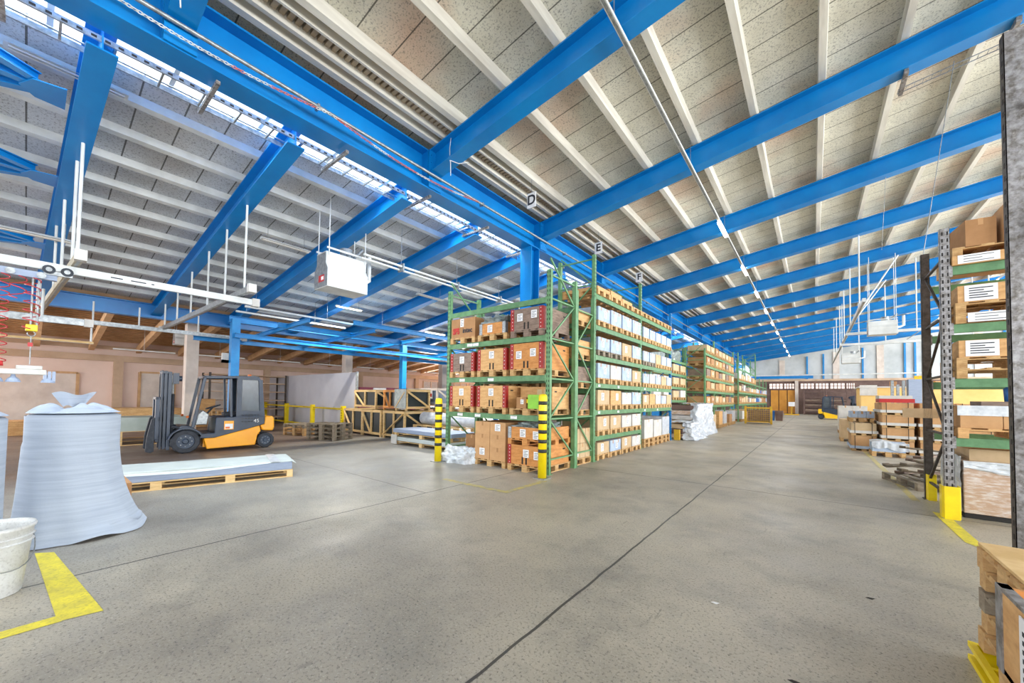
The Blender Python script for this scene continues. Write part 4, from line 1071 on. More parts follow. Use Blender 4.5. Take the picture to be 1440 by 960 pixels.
# ---- end rack at the aisle corner, facing the near end of the hall
ER = rack('pallet_rack', 'green three bay wide end rack at the aisle corner behind the two striped posts', (-7.42, 6.68, 0), 0, (.02, 3.08), 1.15, (4.32, 4.30), [(1.09, 1.95, 2.80, 3.60)])
for x, z in ((.8, 2.86), (1.0, 2.86), (.55, 2.0), (1.5, 2.0), (.5, 1.15), (1.1, 1.15), (2.2, 1.15)): tag_strip(ER, x, z, .18, .07)
def lv(z): return z + .121
def ex(i): return (-6.86, -5.88, -4.89)[i]
pos3 = ('left', 'middle', 'right')
WHERE = {0: 'on the floor of the end rack', 1: 'on the lowest beams of the end rack', 2: 'on the middle beams of the end rack', 3: 'on the upper beams of the end rack'}
for L, z in ((1, 1.09), (2, 1.95), (3, 2.80)):
    for i in range(3):
        m = WOOD_D if (L == 3 and i == 2) else WOOD
        pallet(ex(i), 6.64, lv(z), 0, '%s pallet %s' % (pos3[i], WHERE[L]), 'pallets in the end rack', Wd=.86 if i != 1 else .9, L=1.15, m=m)
zc = lambda z: lv(z) + .145
g = 'plywood crates in the end rack'
crate(ex(0), 6.65, zc(1.95), 0, .82, 1.1, .46, WOOD_D, RED, 'weathered left crate on the middle beams of the end rack with dark tape bands', g, [(0, .62)])
crate(ex(1), 6.65, zc(1.95), 0, .88, 1.1, .50, WOOD_N, RED, 'pale plywood crate in the middle of the middle beams of the end rack', g, [(0, .72)])
crate(ex(2), 6.65, zc(1.95), 0, .86, 1.1, .56, WOOD_O, RED, 'orange plywood crate with two labels on the right of the middle beams', g, [(-.22, .55), (.22, .62)])
crate(ex(0), 6.65, zc(1.09), 0, .82, 1.1, .50, WOOD_N, RED, 'left plywood crate with hand holes on the lowest beams of the end rack', g, [(0, .7)])
crate(ex(1), 6.65, zc(1.09), 0, .88, 1.1, .50, WOOD_N, RED, 'plywood crate in the middle of the lowest beams of the end rack', g, [(0, .7)])
crate(ex(2), 7.05, zc(1.09), 0, .86, .72, .48, WOOD_N, None, 'plywood crate set back on the right of the lowest beams of the end rack', g, [])
crate(ex(2), 6.65, zc(2.80), 0, .86, 1.1, .48, WOOD_D, RED, 'dark weathered crate with two labels on the right of the upper beams', g, [(-.2, .6), (.24, .68)])
t = crate(ex(1), 6.65, zc(2.80), 0, .80, 1.1, .26, WOOD_O, GREY_M, 'low orange crate under crumpled plastic on the upper beams of the end rack', g, [(-.08, .5)], holes=False)
def lump(name, label, cat, c, sx, sy, sz, m, seed=1, amp=.25, flat=True, n=26, parent=None, fr=2.2):
    from mathutils import noise as mn
    b = MB(m)
    def fn(u, v):
        a = 2 * PI * u; ph = PI * (v * .5); r = math.cos(ph) ** .35 if v < 1 else 0
        x = math.cos(a); y = math.sin(a); sq = max(abs(x), abs(y)) ** .7
        x, y = x / sq * r, y / sq * r; z = math.sin(ph) ** .5
        q = mn.noise(Vector((x * fr + seed * 7, y * fr, z * fr))) * amp; q2 = mn.noise(Vector((x * fr * 3 + seed, y * fr * 3, z * fr * 3))) * amp * .5
        s_ = 1 + q + q2
        return (x * sx * s_, y * sy * s_, max(0, z * sz * (1 + q + q2)) if v > .02 else 0)
    b.grid(fn, n * 2, n, smooth=False)
    o = b.build(name, parent); o.location = c
    return tag(o, label, cat) if parent is None else o
lump('plastic_sheeting', 'crumpled grey plastic heaped on the low orange crate in the end rack', 'plastic sheet', (ex(1) + .0, 7.1, zc(2.80) + .262), .40, .42, .17, FILM_G, 3, .5)
t = carton(ex(0), 6.66, zc(2.80) - .02, 0, .84, 1.0, .50, CARD_D, 'brown cardboard box with red and black lettering on the upper beams of the end rack', 'boxes in the end rack', [(-.04, .78, .12, .2)])
text('logo_lettering', 'SFS', .20, REDP, t, (-.24, -.006, .185), ext=.003, bold=.010, sx=.85)
text('logo_lettering', 'intec', .17, INK, t, (.16, -.006, .19), ext=.003, bold=.004, sx=1.0)
# small goods on the lowest right pallet
carton(-4.98, 6.62, zc(1.09), 0, .26, .3, .24, CARD_D, 'small open brown carton in front on the right pallet of the lowest beams', None, [(.1, .6, .08, .1)])
b = MB(LIME, YEL); b.box(0, .3, 0, .25, 0, .3, 0); b.box(-.06, 0, .02, .2, .12, .2, 1); o = b.build('carton'); o.location = (-4.80, 6.62, zc(1.09)); tag(o, 'lime green carton beside the small open brown carton', 'box')
carton(-4.62, 6.92, zc(1.09), 0, .3, .3, .42, CARD_W, 'narrow pale carton right of the lime green carton behind the rack post', None, [])
# floor of the end rack
pallet(-5.88, 6.62, 0, 0, 'pallet under the brown carton cube on the end rack floor', 'pallets in the end rack', Wd=.95, L=1.15)
for a in range(2):
    for c in range(3):
        carton(-6.115 + .47 * a, 6.63, .146 + .29 * c, 0, .465, 1.05, .288, CARD, '%s brown carton of the %s column in the carton cube on the end rack floor' % (('lowest', 'middle', 'topmost')[c], ('left', 'right')[a]), 'brown carton cube',
               [(.0, .6, .16, .16)] if (a, c) in ((0, 0), (1, 2)) else [])
pallet(-4.86, 6.60, 0, 0, 'pallet under the orange crate on the end rack floor', 'pallets in the end rack', Wd=.92, L=1.15)
crate(-4.86, 6.60, .146, 0, .9, 1.1, .42, WOOD_O, RED, 'lower orange crate with black tape bands on the end rack floor', g, [(.05, .6), (.36, .55)])
pallet(-4.86, 6.60, .57, 0, 'red edged pallet between the two orange crates on the end rack floor', 'pallets in the end rack', Wd=.92, L=1.15, m=WOOD_O, H=.13)
crate(-4.86, 6.60, .702, 0, .9, 1.1, .25, WOOD_O, GREY_M, 'upper low orange crate on the end rack floor', g, [(-.05, .5), (.33, .4)], holes=False)
lump('plastic_sheeting', 'grey plastic crumpled inside the upper orange crate on the rack floor', 'plastic sheet', (-4.86, 7.1, .94), .38, .4, .09, FILM_G, 8, .5)
pallet(-6.78, 7.0, 0, 0, 'low pallet behind the crumpled film on the end rack floor', 'pallets in the end rack', Wd=.8, L=.8)
carton(-6.88, 7.05, .146, .15, .36, .4, .48, CARD_D, 'open brown box standing behind the crumpled film in the end rack', None, [], split=1)
b = MB(SHEET_B); b.cyl((-6.56, 7.3, .146), (-6.56, 7.3, .72), .13, 20); tag(b.build('grey_drum'), 'grey drum beside the open brown box in the end rack', 'drum')
lump('plastic_film', 'crumpled transparent film lying at the left foot of the end rack', 'plastic film', (-6.80, 6.62, 0), .42, .30, .34, FILM, 5, .32, n=20)

# ---- second rack row behind the end rack, its load ends show between the racks
BR = rack('pallet_rack', 'green back rack row standing directly behind the end rack', (-7.42, 7.92, 0), 0, (0, 3.02), .98, (4.1, 4.15), [(1.05, 1.72, 2.42, 3.25)], slots=False)
for z, w in ((0, 0), (1.05, 1), (1.72, 2), (2.42, 3), (3.25, 4)):
    for i in range(1, 4):
        X = -8.6 + i * .97 + .78
        zz = z + .121 if z else 0
        nm = ('on the floor', 'on the first beams', 'on the second beams', 'on the third beams', 'on the top beams')[w]
        if w == 0 and i == 3: continue
        pallet(X, 7.95, zz, 0, '%s pallet %s of the back rack row' % (pos3[i - 1], nm), 'pallets in the back rack row', Wd=.9, L=.95)
        mm = (WOOD_N, WOOD_D, CARD_W, WOOD_N)[(i + w) % 4]
        hh = .34 + .08 * ((i * 3 + w) % 3)
        if w == 4: hh = .25
        hh = min(hh, {0: .48, 1: .36, 2: .38, 3: .48, 4: .25}[w])
        if i == 3 and w == 1: mm = WOOD_D
        if i == 3 and w == 3: mm = WOOD_N
        carton(X, 7.96, zz + .146, 0, .88, .9, min(hh, .48), mm, '%s box %s of the back rack row' % (pos3[i - 1], nm), 'boxes in the back rack row', [])
pallet(-4.86, 8.02, 0, PI / 2 * 0, 'pallet under the pale cartons between the end rack and the aisle rack', None, Wd=.9, L=.85)
for a in range(3):
    for c in range(2):
        o = carton(-4.44, 8.15 + .28 * a, .146 + .36 * c, PI / 2, .27, .82, .35, CARD_W, '%s pale carton of the %s pile between the end rack and the aisle rack' % (('lower', 'upper')[c], ('near', 'middle', 'far')[a]), 'pale carton pile between the racks',
                   [(0, .3, .12, .1)] if c == 0 and a == 0 else [])

# ---- tall aisle rack facing the main aisle
AR = rack('pallet_rack', 'tall green rack facing the main aisle with a blue last post', (-4.40, 8.98, 0), PI / 2, (0, 3.35, 6.7), 1.1, (5.32, 5.38, 5.0),
          [(.50, 1.17, 1.87, 2.60, 3.38, 4.19), (1.17, 1.87, 2.60, 3.38, 4.19)], postmats={2: BLUE})
for z in (1.17, 1.87): 
    for x in (.25, 1.5, 3.7, 5.0): tag_strip(AR, x, z + .06, .12, .06)
rnd = random.Random(11)
lvls = {0: 0, 1: .50, 2: 1.17, 3: 1.87, 4: 2.60, 5: 3.38}
nm_l = {0: 'on the floor', 1: 'on the lowest beams', 2: 'on the second beams', 3: 'on the third beams', 4: 'on the fourth beams', 5: 'on the fifth beams'}
cols = {5: [CARD_BL, CARD_BL, CARD_BL, CARD_BL], 4: [CARD_BL, CARD_BL, CARD_W, CARD_BL], 3: [CARD_BL, CARD_WH, CARD_BL, CARD_W], 2: [CARD_W, WOOD_N, CARD_WH, CARD_BL], 1: [CARD_W, CARD_W, CARD_WH, CARD_WH], 0: [CARD_W, CARD_BL, CARD_W, CARD_WH]}
for L in range(6):
    for bay in (0, 1):
        if bay == 1 and L in (0, 1): continue
        n = 4 if bay == 0 else 5
        for k in range(n):
            pitch = 3.2 / n; y = 8.98 + bay * 3.35 + .075 + pitch * (k + .5); z = lvls[L] + (.121 if L else 0)
            wd = pitch - .05
            bn = 'near' if bay == 0 else 'far'
            pal = WOOD if not (L == 4 and k < 2) else WOOD_G
            pallet(-4.36, y, z, PI / 2, '%s pallet %s of the %s bay of the tall aisle rack' % (ORD[k], nm_l[L], bn), 'pallets in the tall aisle rack', Wd=wd, L=1.1, m=pal)
            hh = {5: .37, 4: .36, 3: .36, 2: .36, 1: .36, 0: .30}[L] + rnd.uniform(-.02, .03)
            if bay: hh -= .05
            hh = round(hh * 50) / 50
            m = cols[L][k % 4]
            carton(-4.37, y, z + .146, PI / 2, round(wd - .03, 3), 1.05, hh, m, '%s box %s of the %s bay of the tall aisle rack' % (ORD[k], nm_l[L], bn), 'boxes in the tall aisle rack',
                   [(-.1 + .2 * ((k + L) % 2), .55, .16, .2)] if (k + L) % 3 or bay == 0 else [], split=1 if m is not CARD_BL else 2)
# second bay floor: big pale packs on doubled pallets
for k, (y, h, m) in enumerate(((13.0, .62, CARD_WH), (13.95, .58, CARD_WH), (14.9, .66, FILM_W))):
    for q in range(2):
        pallet(-4.36, y, q * .144, PI / 2, '%s pallet under the %s big pack on the tall aisle rack floor' % (('lower', 'upper')[q], ORD[k]), 'doubled pallets in the tall aisle rack', Wd=.9, L=1.1)
    carton(-4.37, y, .289, PI / 2, .86, 1.05, h, m, '%s big pale pack on doubled pallets in the far bay of the tall aisle rack' % ORD[k], 'big packs in the tall aisle rack', [(0, .7, .14, .12)] if k < 2 else [])
# top of the aisle rack
for k in range(8):
    y = 9.45 + k * .82; bay = y > 12.3
    m = WOOD_N if not bay else WOOD
    pallet(-4.36, y, 4.312, PI / 2, '%s pallet on the very top of the tall aisle rack' % ORD[k], 'pallets on top of the tall aisle rack', Wd=.78, L=1.1, m=m)
    if k < 3: 
        b = MB(WOOD_N); b.box(-.38, .38, 0, 1.1, 0, .08 + .05 * (k == 1)); o = b.build('plywood_board'); o.location = (-4.38, y, 4.458); o.rotation_euler = (0, .0, PI / 2)
        tag(o, '%s plywood board on the top pallets of the tall aisle rack' % ORD[k], 'board', 'boards on top of the aisle rack')
lump('brown_sack', 'brown rounded sack on the top near end of the tall aisle rack', 'sack', (-4.8, 10.35, 4.585), .28, .3, .14, CARD_D, 4, .2)
# striped posts
def bollard(x, y, h, label, r=.085):
    t = thing('striped_post', label, 'bollard', (x, y, 0))
    b = MB(YEL); b.lathe([(0, .0), (r, 0), (r, h - .05), (r * .8, h - .01), (0, h)], n=20); b.build('post_body', t)
    for k in range(7):
        z = h - .18 - k * .19
        if z < .35: break
        b = MB(BLK); b.lathe([(r + .001, z - .035), (r + .002, z - .035), (r + .002, z + .035), (r + .001, z + .035)], n=20); b.build('black_band', t)
    b = MB(YEL, GREY_M); b.box(-.13, .13, -.13, .13, 0, .012, 1); b.build('base_plate', t)
bollard(-4.24, 6.36, 1.67, 'yellow and black striped post at the right front foot of the end rack')
bollard(-7.22, 6.24, 1.55, 'yellow and black striped post at the left front foot of the end rack')

# ---- racks further along the aisle
def goods(y0, posts, x, zlist, tagname, seed, mats, hmax=.5, wd=.8, deep=1.0):
    # pallets with boxes, filling every bay between its posts
    r = random.Random(seed)
    for j, z in enumerate(zlist):
        q = 0
        for a, c in zip(posts[:-1], posts[1:]):
            L_ = c - a - .14; n = int(L_ / (wd + .04)); pitch = L_ / n
            for k in range(n):
                y = y0 + a + .07 + pitch * (k + .5)
                nm = ('lowest', 'second', 'third', 'fourth', 'fifth', 'sixth')[j]
                pallet(x, y, z, PI / 2, '%s pallet along the %s beams of %s' % (ORD[q], nm, tagname), 'pallets in ' + tagname, Wd=wd, L=deep)
                h = round(r.uniform(.28, hmax) * 20) / 20; m = r.choice(mats)
                carton(x - .01, y, z + .146, PI / 2, wd - .03, deep - .05, h, m, '%s box along the %s beams of %s' % (ORD[q], nm, tagname), 'boxes in ' + tagname, [(0, .5, .14, .14)] if r.random() < .3 else [])
                q += 1
R3 = rack('pallet_rack', 'green rack with grey plastic sheeting on top behind the film wrapped packs', (-5.3, 16.0, 0), PI / 2, (0, 2.9, 5.6), 1.1, (4.1, 3.9, 4.4), [(1.45, 2.1, 2.75, 3.4)] * 2, slots=False)
goods(16.0, (0, 2.9, 5.6), -5.26, (1.57, 2.22, 2.87), 'the rack behind the wrapped packs', 5, [CARD_WH, CARD_W, CARD_WH, FILM_W], .33, 1.0)
for k, (y, s_) in enumerate(((17.4, 5), (20.25, 7))):
    lump('plastic_sheeting', '%s heap of grey plastic sheeting on top of the rack behind the wrapped packs' % ('near', 'far')[k], 'plastic sheet', (-5.85, y, 3.521), .42, 1.05, .62 - .1 * k, FILM_G, s_, .3, n=18)
R4 = rack('pallet_rack', 'tall green rack loaded with stacked brown boards beside the second blue column', (-4.4, 21.8, 0), PI / 2, (0, 2.3, 5.6, 8.9), 1.15, (4.3, 4.95, 4.6, 5.0), [(1.2, 1.97, 2.62, 3.3, 3.95)] * 3, slots=False)
goods(21.8, (0, 2.3, 5.6, 8.9), -4.36, (1.32, 2.09, 2.74, 3.42, 4.07), 'the rack beside the second blue column', 8, [CARD_D, WOOD_N, WOOD_D, CARD, CARD_W], .37, .9)
R5 = rack('pallet_rack', 'green rack between the yellow wire cage and the far doors', (-4.4, 33.0, 0), PI / 2, (0, 3.6, 7.2, 10.8), 1.15, (5.2, 5.0, 5.2, 6.1), [(1.2, 2.1, 3.0, 3.9)] * 3, slots=False)
goods(33.0, (0, 3.6, 7.2, 10.8), -4.36, (1.32, 2.22, 3.12), 'the rack behind the yellow wire cage', 9, [CARD_W, CARD_WH, CARD_D, WOOD_D], .5, 1.0)
R6 = rack('pallet_rack', 'furthest green rack of the aisle row close to the orange doors', (-4.5, 45.0, 0), PI / 2, (0, 3.6, 7.2, 10.8), 1.15, (5.9, 4.0, 4.0, 3.9), [(1.2, 2.1, 3.0)] * 3, slots=False)
goods(45.0, (0, 3.6, 7.2, 10.8), -4.46, (1.32, 2.22), 'the furthest rack', 10, [CARD_WH, CARD_BL, CARD_D, TEAL], .5, 1.0)
# floor level goods under those racks
rr_ = random.Random(4)
for k in range(8):
    y = (22.95, 24.85, 26.25, 28.15, 29.5, 33.75, 34.95, 36.0)[k]; m = (CARD_W, WOOD_N, FILM_W, CARD_D, FILM_W, CARD_WH, CARD_W, WOOD_N)[k]
    pallet(-4.2, y, 0, PI / 2, '%s floor pallet beyond the wrapped packs counted along the aisle' % ORD[k], 'floor pallets beyond the wrapped packs', Wd=1.1, L=1.1, H=.2)
    carton(-4.21, y, .201, PI / 2, 1.02, 1.05, (.6, .75, .7, .5, .72, .6, .7, .5)[k], m, '%s floor load beyond the wrapped packs counted along the aisle' % ORD[k], 'floor loads beyond the wrapped packs', [])
# film wrapped packs on the floor
def layered_pack(label, x0, x1, y0, y1, h, layers, seed):
    t = thing('wrapped_pack', label, 'wrapped goods', ((x0 + x1) / 2, (y0 + y1) / 2, 0)); w, d = (x1 - x0) / 2, (y1 - y0) / 2
    b = MB(CARD_W, BROWN_W, CARD_WH, FILM_B)
    for k in range(layers): b.box(-w, w - .15, -d, d, .05 + (h - .1) * k / layers, .05 + (h - .1) * (k + .86) / layers, (3, 1, 0, 2)[k % 4])
    b.build('package_layers', t)
    from mathutils import noise as mn
    b = MB(FILM_W)
    def fn(u, v):
        if u < .25: px, py = w * .55 + (w * .45) * u / .25, -d
        elif u < .75: px, py = w, -d + 2 * d * (u - .25) / .5
        else: px, py = w - w * 1.2 * (u - .75) / .25, d
        q = mn.noise(Vector((px * 4 + seed, py * 3, v * 5))) * .09; q2 = mn.noise(Vector((px * 11, py * 9 + seed, v * 13))) * .045
        fl_ = .22 * (1 - v) ** 4
        return (px + (q + q2 + .02 + fl_) * (1 if u >= .2 else .3), py + (q2 + q) * (.6 if .25 < u < .75 else 1) - (.02 + fl_ * .3) * (u < .3), max(.01, v * h + q * .4))
    b.grid(fn, 60, 22, smooth=False)
    def ft(u, v): return (-w * .3 + (w * 1.32) * u, -d + 2 * d * v, h + .01 + mn.noise(Vector((u * 8, v * 8, seed))) * .05)
    b.grid(ft, 20, 20, smooth=False)
    b.build('crumpled_film', t); return t
layered_pack('lower film wrapped pack at the foot of the blue rack post', -5.2, -3.78, 16.15, 17.7, .68, 3, 2)
layered_pack('taller film wrapped pack of long packages behind the lower one', -5.2, -3.95, 17.95, 21.2, 1.42, 6, 5)
t = thing('post_guard', 'small yellow guard at the foot of the blue rack post', 'post guard', (-4.22, 15.78, 0)); b = MB(YEL_B); b.box(-.1, .1, -.02, .02, 0, .42); b.box(-.1, -.07, 0, .14, 0, .42); b.box(.07, .1, 0, .14, 0, .42); b.build('guard_plate', t)
b = MB(GREY_M); b.box(-.14, .14, -.05, .16, 0, .01); b.build('foot_plate', t)
# yellow cage, bins and stand near the far doors
t = thing('wire_cage', 'yellow steel cage trolley at the end of the aisle racks', 'cage', (-3.0, 31.2, 0), .1)
b = MB(YEL_B)
for x in (-.75, .75):
    for y in (0, 1.1): b.box(x - .06, x + .06, y - .06, y + .06, 0, 1.2)
for z in (.1, 1.05): b.box(-.75, .75, -.04, .04, z, z + .08); b.box(-.75, .75, 1.06, 1.14, z, z + .08); b.box(-.79, -.71, 0, 1.1, z, z + .08); b.box(.71, .79, 0, 1.1, z, z + .08)
b.build('cage_frame', t)
b = MB(YEL_B)
for k in range(12): b.box(-.7 + k * .125, -.69 + k * .125, -.01, .01, .15, 1.1)
for k in range(6): b.box(-.7, .7, -.01, .01, .25 + .14 * k, .262 + .14 * k)
b.build('wire_mesh', t)
b = MB(WOOD_D); b.box(-.65, .65, .1, 1.0, .15, .95); o = b.build('crate_load'); o.location = (-3.0, 31.2, 0); tag(o, 'brown boards loaded inside the yellow cage trolley', 'boards')
for k, (x, m, lb) in enumerate(((-2.75, TEAL, 'blue plastic bin right of the yellow cage'), (-2.2, BROWN_W, 'brown bin right of the blue plastic bin'))):
    b = MB(m); b.prism([(x - .22, 0), (x + .22, 0), (x + .28, .8), (x - .28, .8)], 37.6, 38.2, 'y'); tag(b.build('storage_bin'), lb, 'bin')
t = thing('sign_stand', 'low stand with a white sign before the orange doors', 'stand', (-2.0, 55, 0)); b = MB(YEL_B); b.box(-.7, .7, -.3, .3, 0, .12); b.box(-.04, .04, -.04, .04, .12, 1.1); b.build('stand_base', t); b = MB(PAPER); b.box(-.3, .3, -.05, -.03, 1.0, 1.5); b.build('sign_plate', t)
# open brown shelving in front of the far wall
for s_i, (x0, lb) in enumerate(((-.9, 'left'), (1.2, 'right'))):
    t = thing('stock_shelf', 'brown shelving with rolled stock before the far wall, %s unit' % lb, 'shelf', (x0, 58.6, 0))
    for x in (0, 1.9):
        for y in (0, .8): b = MB(BROWN_W); b.box(x - .05, x + .05, y - .05, y + .05, 0, 3.0); b.build('upright', t)
    for z in (.3, .9, 1.5, 2.1, 2.7): b = MB(BROWN_W); b.box(0, 1.9, 0, .8, z, z + .06); b.build('shelf_board', t)
    for j, z in enumerate((.36, .96, 1.56)):
        b = MB(MATS['weathered_plywood']); b.cyl((x0 + .1, 59.0, z + .17), (x0 + 1.8, 59.0, z + .17), .16, 12); tag(b.build('film_roll'), 'rolled stock on the %s shelf of the %s brown unit' % (('lowest', 'second', 'third')[j], lb), 'roll')

# ================================================================== RIGHT SIDE OF THE AISLE
RR = rack('pallet_rack', 'rack on the right of the aisle with galvanised front post and green beams', (1.50, 8.10, 0), 0, (0, 2.9), 1.3, (4.12, 4.12), [(1.0, 1.83, 2.60, 3.43)], pm=GALV_D, bm=GREEN_B, rearm=RUST, brace_m=RUST)
rx = 2.18
gl = 'pallets in the right hand rack'
def board_label(parent, x, z, w, h): put_label(parent, x, -.004, z, w, h, 0, 5)
def rp(y, z, label, m=WOOD): return pallet(rx, y, z, 0, label, gl, Wd=1.2, L=.9, m=m)
rp(8.05, 1.121, 'pallet on the lowest beams of the right hand rack', WOOD_N)
t = carton(rx, 8.08, 1.266, 0, 1.15, .8, .30, CARD, 'cardboard pack under clear film on the lowest beams of the right hand rack', None, [(.06, .55, .3, .18)], split=3)
b = MB(FILM); b.box(-.6, .6, -.012, -.008, .17, .305); b.box(-.6, .6, -.01, .8, .303, .308); b.build('clear_film', t)
b = MB(WOOD_D); b.box(-.45, .5, 0, .5, 0, .06); o = b.build('board'); o.location = (rx + .1, 8.2, 1.575); tag(o, 'brown board lying on the film covered cardboard pack', 'board')
b = MB(TEAL); b.lathe([(.0, 0), (.12, 0), (.13, .18), (.05, .24), (0, .24)], n=14); o = b.build('plastic_container'); o.location = (2.2, 8.4, 1.635); tag(o, 'teal plastic container on the brown board in the right hand rack', 'container')
for j, zb in enumerate((1.83, 2.60)):
    z = zb + .121; w_ = ('second', 'third')[j]
    rp(8.05, z, 'lower pallet of the pair on the %s beams of the right hand rack' % w_)
    if j: 
        q = put_label(bpy.data.objects[-1] if False else RR, .42, -.056, z + .075, .46, .13, 0, 3)
    rp(8.05, z + .146, 'upper pallet of the pair on the %s beams of the right hand rack' % w_)
    t = carton(rx, 8.08, z + .292, 0, 1.15, .8, .24, WOOD_N, 'printed pack with white address boards on the %s beams of the right hand rack' % w_, None, [], split=2)
    board_label(t, -.36, .125, .30, .22); board_label(t, .02, .16, .24, .14); put_label(t, .3, -.001, .05, .4, .05, 0, 2)
z = 3.43 + .121
b = MB(WOOD_N); b.box(-.62, .62, 0, .9, 0, .13); o = b.build('wooden_platform'); o.location = (rx, 8.05, z); tag(o, 'plywood platform with white sticker on the top beams of the right hand rack', 'platform')
put_label(o, -.38, -.002, .07, .38, .12, 0, 3)
rp(8.15, z + .131, 'pallet on the plywood platform on top of the right hand rack'); bpy.data.objects[-1] if False else None
carton(1.86, 8.2, z + .276, .1, .3, .6, .38, CARD_D, 'narrow open cardboard box on top of the right hand rack', None, [])
carton(2.45, 8.15, z + .276, 0, .8, .7, .50, CARD, 'big cardboard box on top of the right hand rack', None, [])
# floor load of that rack
t = thing('wrapped_pack', 'film wrapped brown pack on the floor of the right hand rack', 'wrapped goods', (2.25, 8.2, 0))
b = MB(FILM_B, BLK2); b.box(-.6, .6, 0, 1.1, .07, .80, 0); b.box(-.6, .6, .02, 1.08, 0, .07, 1); b.build('pack_body', t, bevel=.01)
from mathutils import noise as mn_
b = MB(FILM)
b.grid(lambda u, v: (-.62 - .03 * abs(mn_.noise(Vector((u * 14, v * 4, 1)))), 1.1 * u, .08 + .78 * v + .02 * mn_.noise(Vector((u * 9, v * 9, 3)))), 24, 16, smooth=False)
b.grid(lambda u, v: (-.6 + 1.2 * u, -.012 - .03 * abs(mn_.noise(Vector((u * 7, v * 7, 2)))), .80 - (.10 + .18 * u) * (1 - v) + .02 * mn_.noise(Vector((u * 9, v * 9, 5)))), 24, 10, smooth=False)
b.build('clear_film', t)
carton(2.2, 8.3, .80, 0, .95, .8, .16, CARD_W, 'pale flat carton on the film wrapped pack in the right hand rack', None, [])
carton(2.2, 8.35, .962, 0, 1.0, .7, .03, CARD_D, 'brown card sheet on the pale flat carton', None, [])
b = MB(CARD_W); b.box(0, .42, 0, .02, 0, .16); o = b.build('shelf_board'); o.name = 'hanging_card'; o.location = (1.2, 9.32, 1.85 - .5); tag(o, 'small pale card fixed between the posts of the right hand rack', 'card')
def guard(x, y, h, w, label, rz=0):
    t = thing('post_guard', label, 'post guard', (x, y, 0), rz)
    b = MB(YEL); n = 10; pts = [(-w, .12), (-w, 0), (-w * .8, -.05), (w * .8, -.05), (w, 0), (w, .12)]
    ins = [(-w + .012, .12), (-w + .012, .005), (-w * .75, -.038), (w * .75, -.038), (w - .012, .005), (w - .012, .12)]
    for k in range(5): b.prism([pts[k], pts[k + 1], ins[k + 1], ins[k]], 0, h, 'z')
    b.build('guard_plate', t)
    b = MB(GREY_M); b.box(-w, w, -.04, .14, 0, .008); b.build('foot_plate', t)
guard(1.49, 7.98, .45, .09, 'yellow post guard at the galvanised front post of the right hand rack')
guard(1.52, 9.28, .42, .06, 'smaller yellow post guard at the rear post of the right hand rack')

# near frame of another rack with its worn steel post
NR = thing('rack_frame', 'worn grey steel rack frame standing nearest the camera beside the stacked pallets', 'rack frame', (1.52, 5.66, 0))
b = MB(GALV_D, BLK2, RUST)
b.box(-.07, .13, 0, .006, 0, 5.15, 0); b.box(.124, .13, 0, .1, 0, 5.15, 0); b.box(-.07, -.064, 0, .1, 0, 5.15, 2)
z = .1
while z < 5.1: b.box(-.0715, -.07, .03, .06, z, z + .05, 1); b.box(-.076, -.064, .0, .012, z, z + .012, 2); z += .125
b.build('upright', NR)
b = MB(RUST, BLK2); b.box(-.05, .05, -1.1, -1.0, 0, 5.15, 0); b.build('upright', NR)
for z0, z1 in ((1.45, 1.45), (1.25, 1.25), (3.22, 4.1), (3.22, 2.5), (4.4, 4.4), (.3, 1.25)):
    b = MB(RUST); b.bar((.06, -.02, z0), (.04, -1.0, z1), .04, .07); b.build('frame_brace', NR)
b = MB(RUST); b.box(-.09, .12, -.03, .13, 0, .012); b.build('foot_plate', NR)
# stacked pallets at the near right
for k in range(5):
    z = .11 + .122 * k
    o = pallet(.79 + .012 * (k % 2), 3.72 - .02 * (k % 3), z, -PI / 2, '%s pallet from the floor of the near pallet stack beside the yellow frame' % ORD[k], 'near pallet stack', Wd=.8, L=1.2, m=(WOOD_G if k == 2 else WOOD), H=.12)
    o.location = (.79 + .012 * (k % 2), 3.30 - .015 * (k % 3), z); o.rotation_euler = (0, 0, -PI / 2)
b = MB(WOOD_L); b.box(0, 1.15, -.42, .42, 0, .018); o = b.build('plywood_sheet'); o.location = (.80, 3.29, .72); tag(o, 'light plywood sheet on the near pallet stack', 'board')
# crate with address label in front of it
t = thing('open_crate', 'open wooden crate with white address label in front of the near pallet stack', 'crate', (.575, 1.95, .55))
b = MB(WOOD_N, GALV_D, WOOD_O)
b.box(0, .022, -.5, .5, 0, .32, 0); b.box(0, 1.0, .478, .5, 0, .32, 2); b.box(0, 1.0, -.5, -.478, 0, .32, 2); b.box(0, 1.0, -.48, .48, 0, .02, 2); b.box(-.004, .03, .44, .504, 0, .33, 1)
b.box(-.002, .03, -.5, .5, .315, .33, 1); b.build('crate_walls', t)
put_label(t, -.004, .16, .17, .20, .26, -PI / 2, 6)
b = MB(mat('green_dot', (40, 150, 80), .6)); b.cyl((-.006, .12, .075), (-.009, .12, .075), .012, 10); b.build('green_dot', t)
o = pallet(.575, 1.95, .409, -PI / 2, 'pallet under the open crate with address label', None, Wd=1.0, L=1.0, m=WOOD, H=.14)
carton(.585, 1.97, 0, -PI / 2, .98, .9, .405, CARD, 'brown carton on the floor under the labelled open crate', None, [])
t = thing('steel_trolley', 'yellow steel floor frame under the near pallet stack', 'frame', (.78, 3.28, 0))
b = MB(YEL)
for y in (-.42, -.1, .14, .42): b.box(0, 1.2, y - .015, y + .015, 0, .11)
b.box(-.03, 0, -.44, .44, .08, .11); b.box(-.03, 0, -.44, .44, 0, .03); b.bar((-.015, -.4, .02), (-.015, -.1, .1), .02, .02); b.build('frame_bars', t)

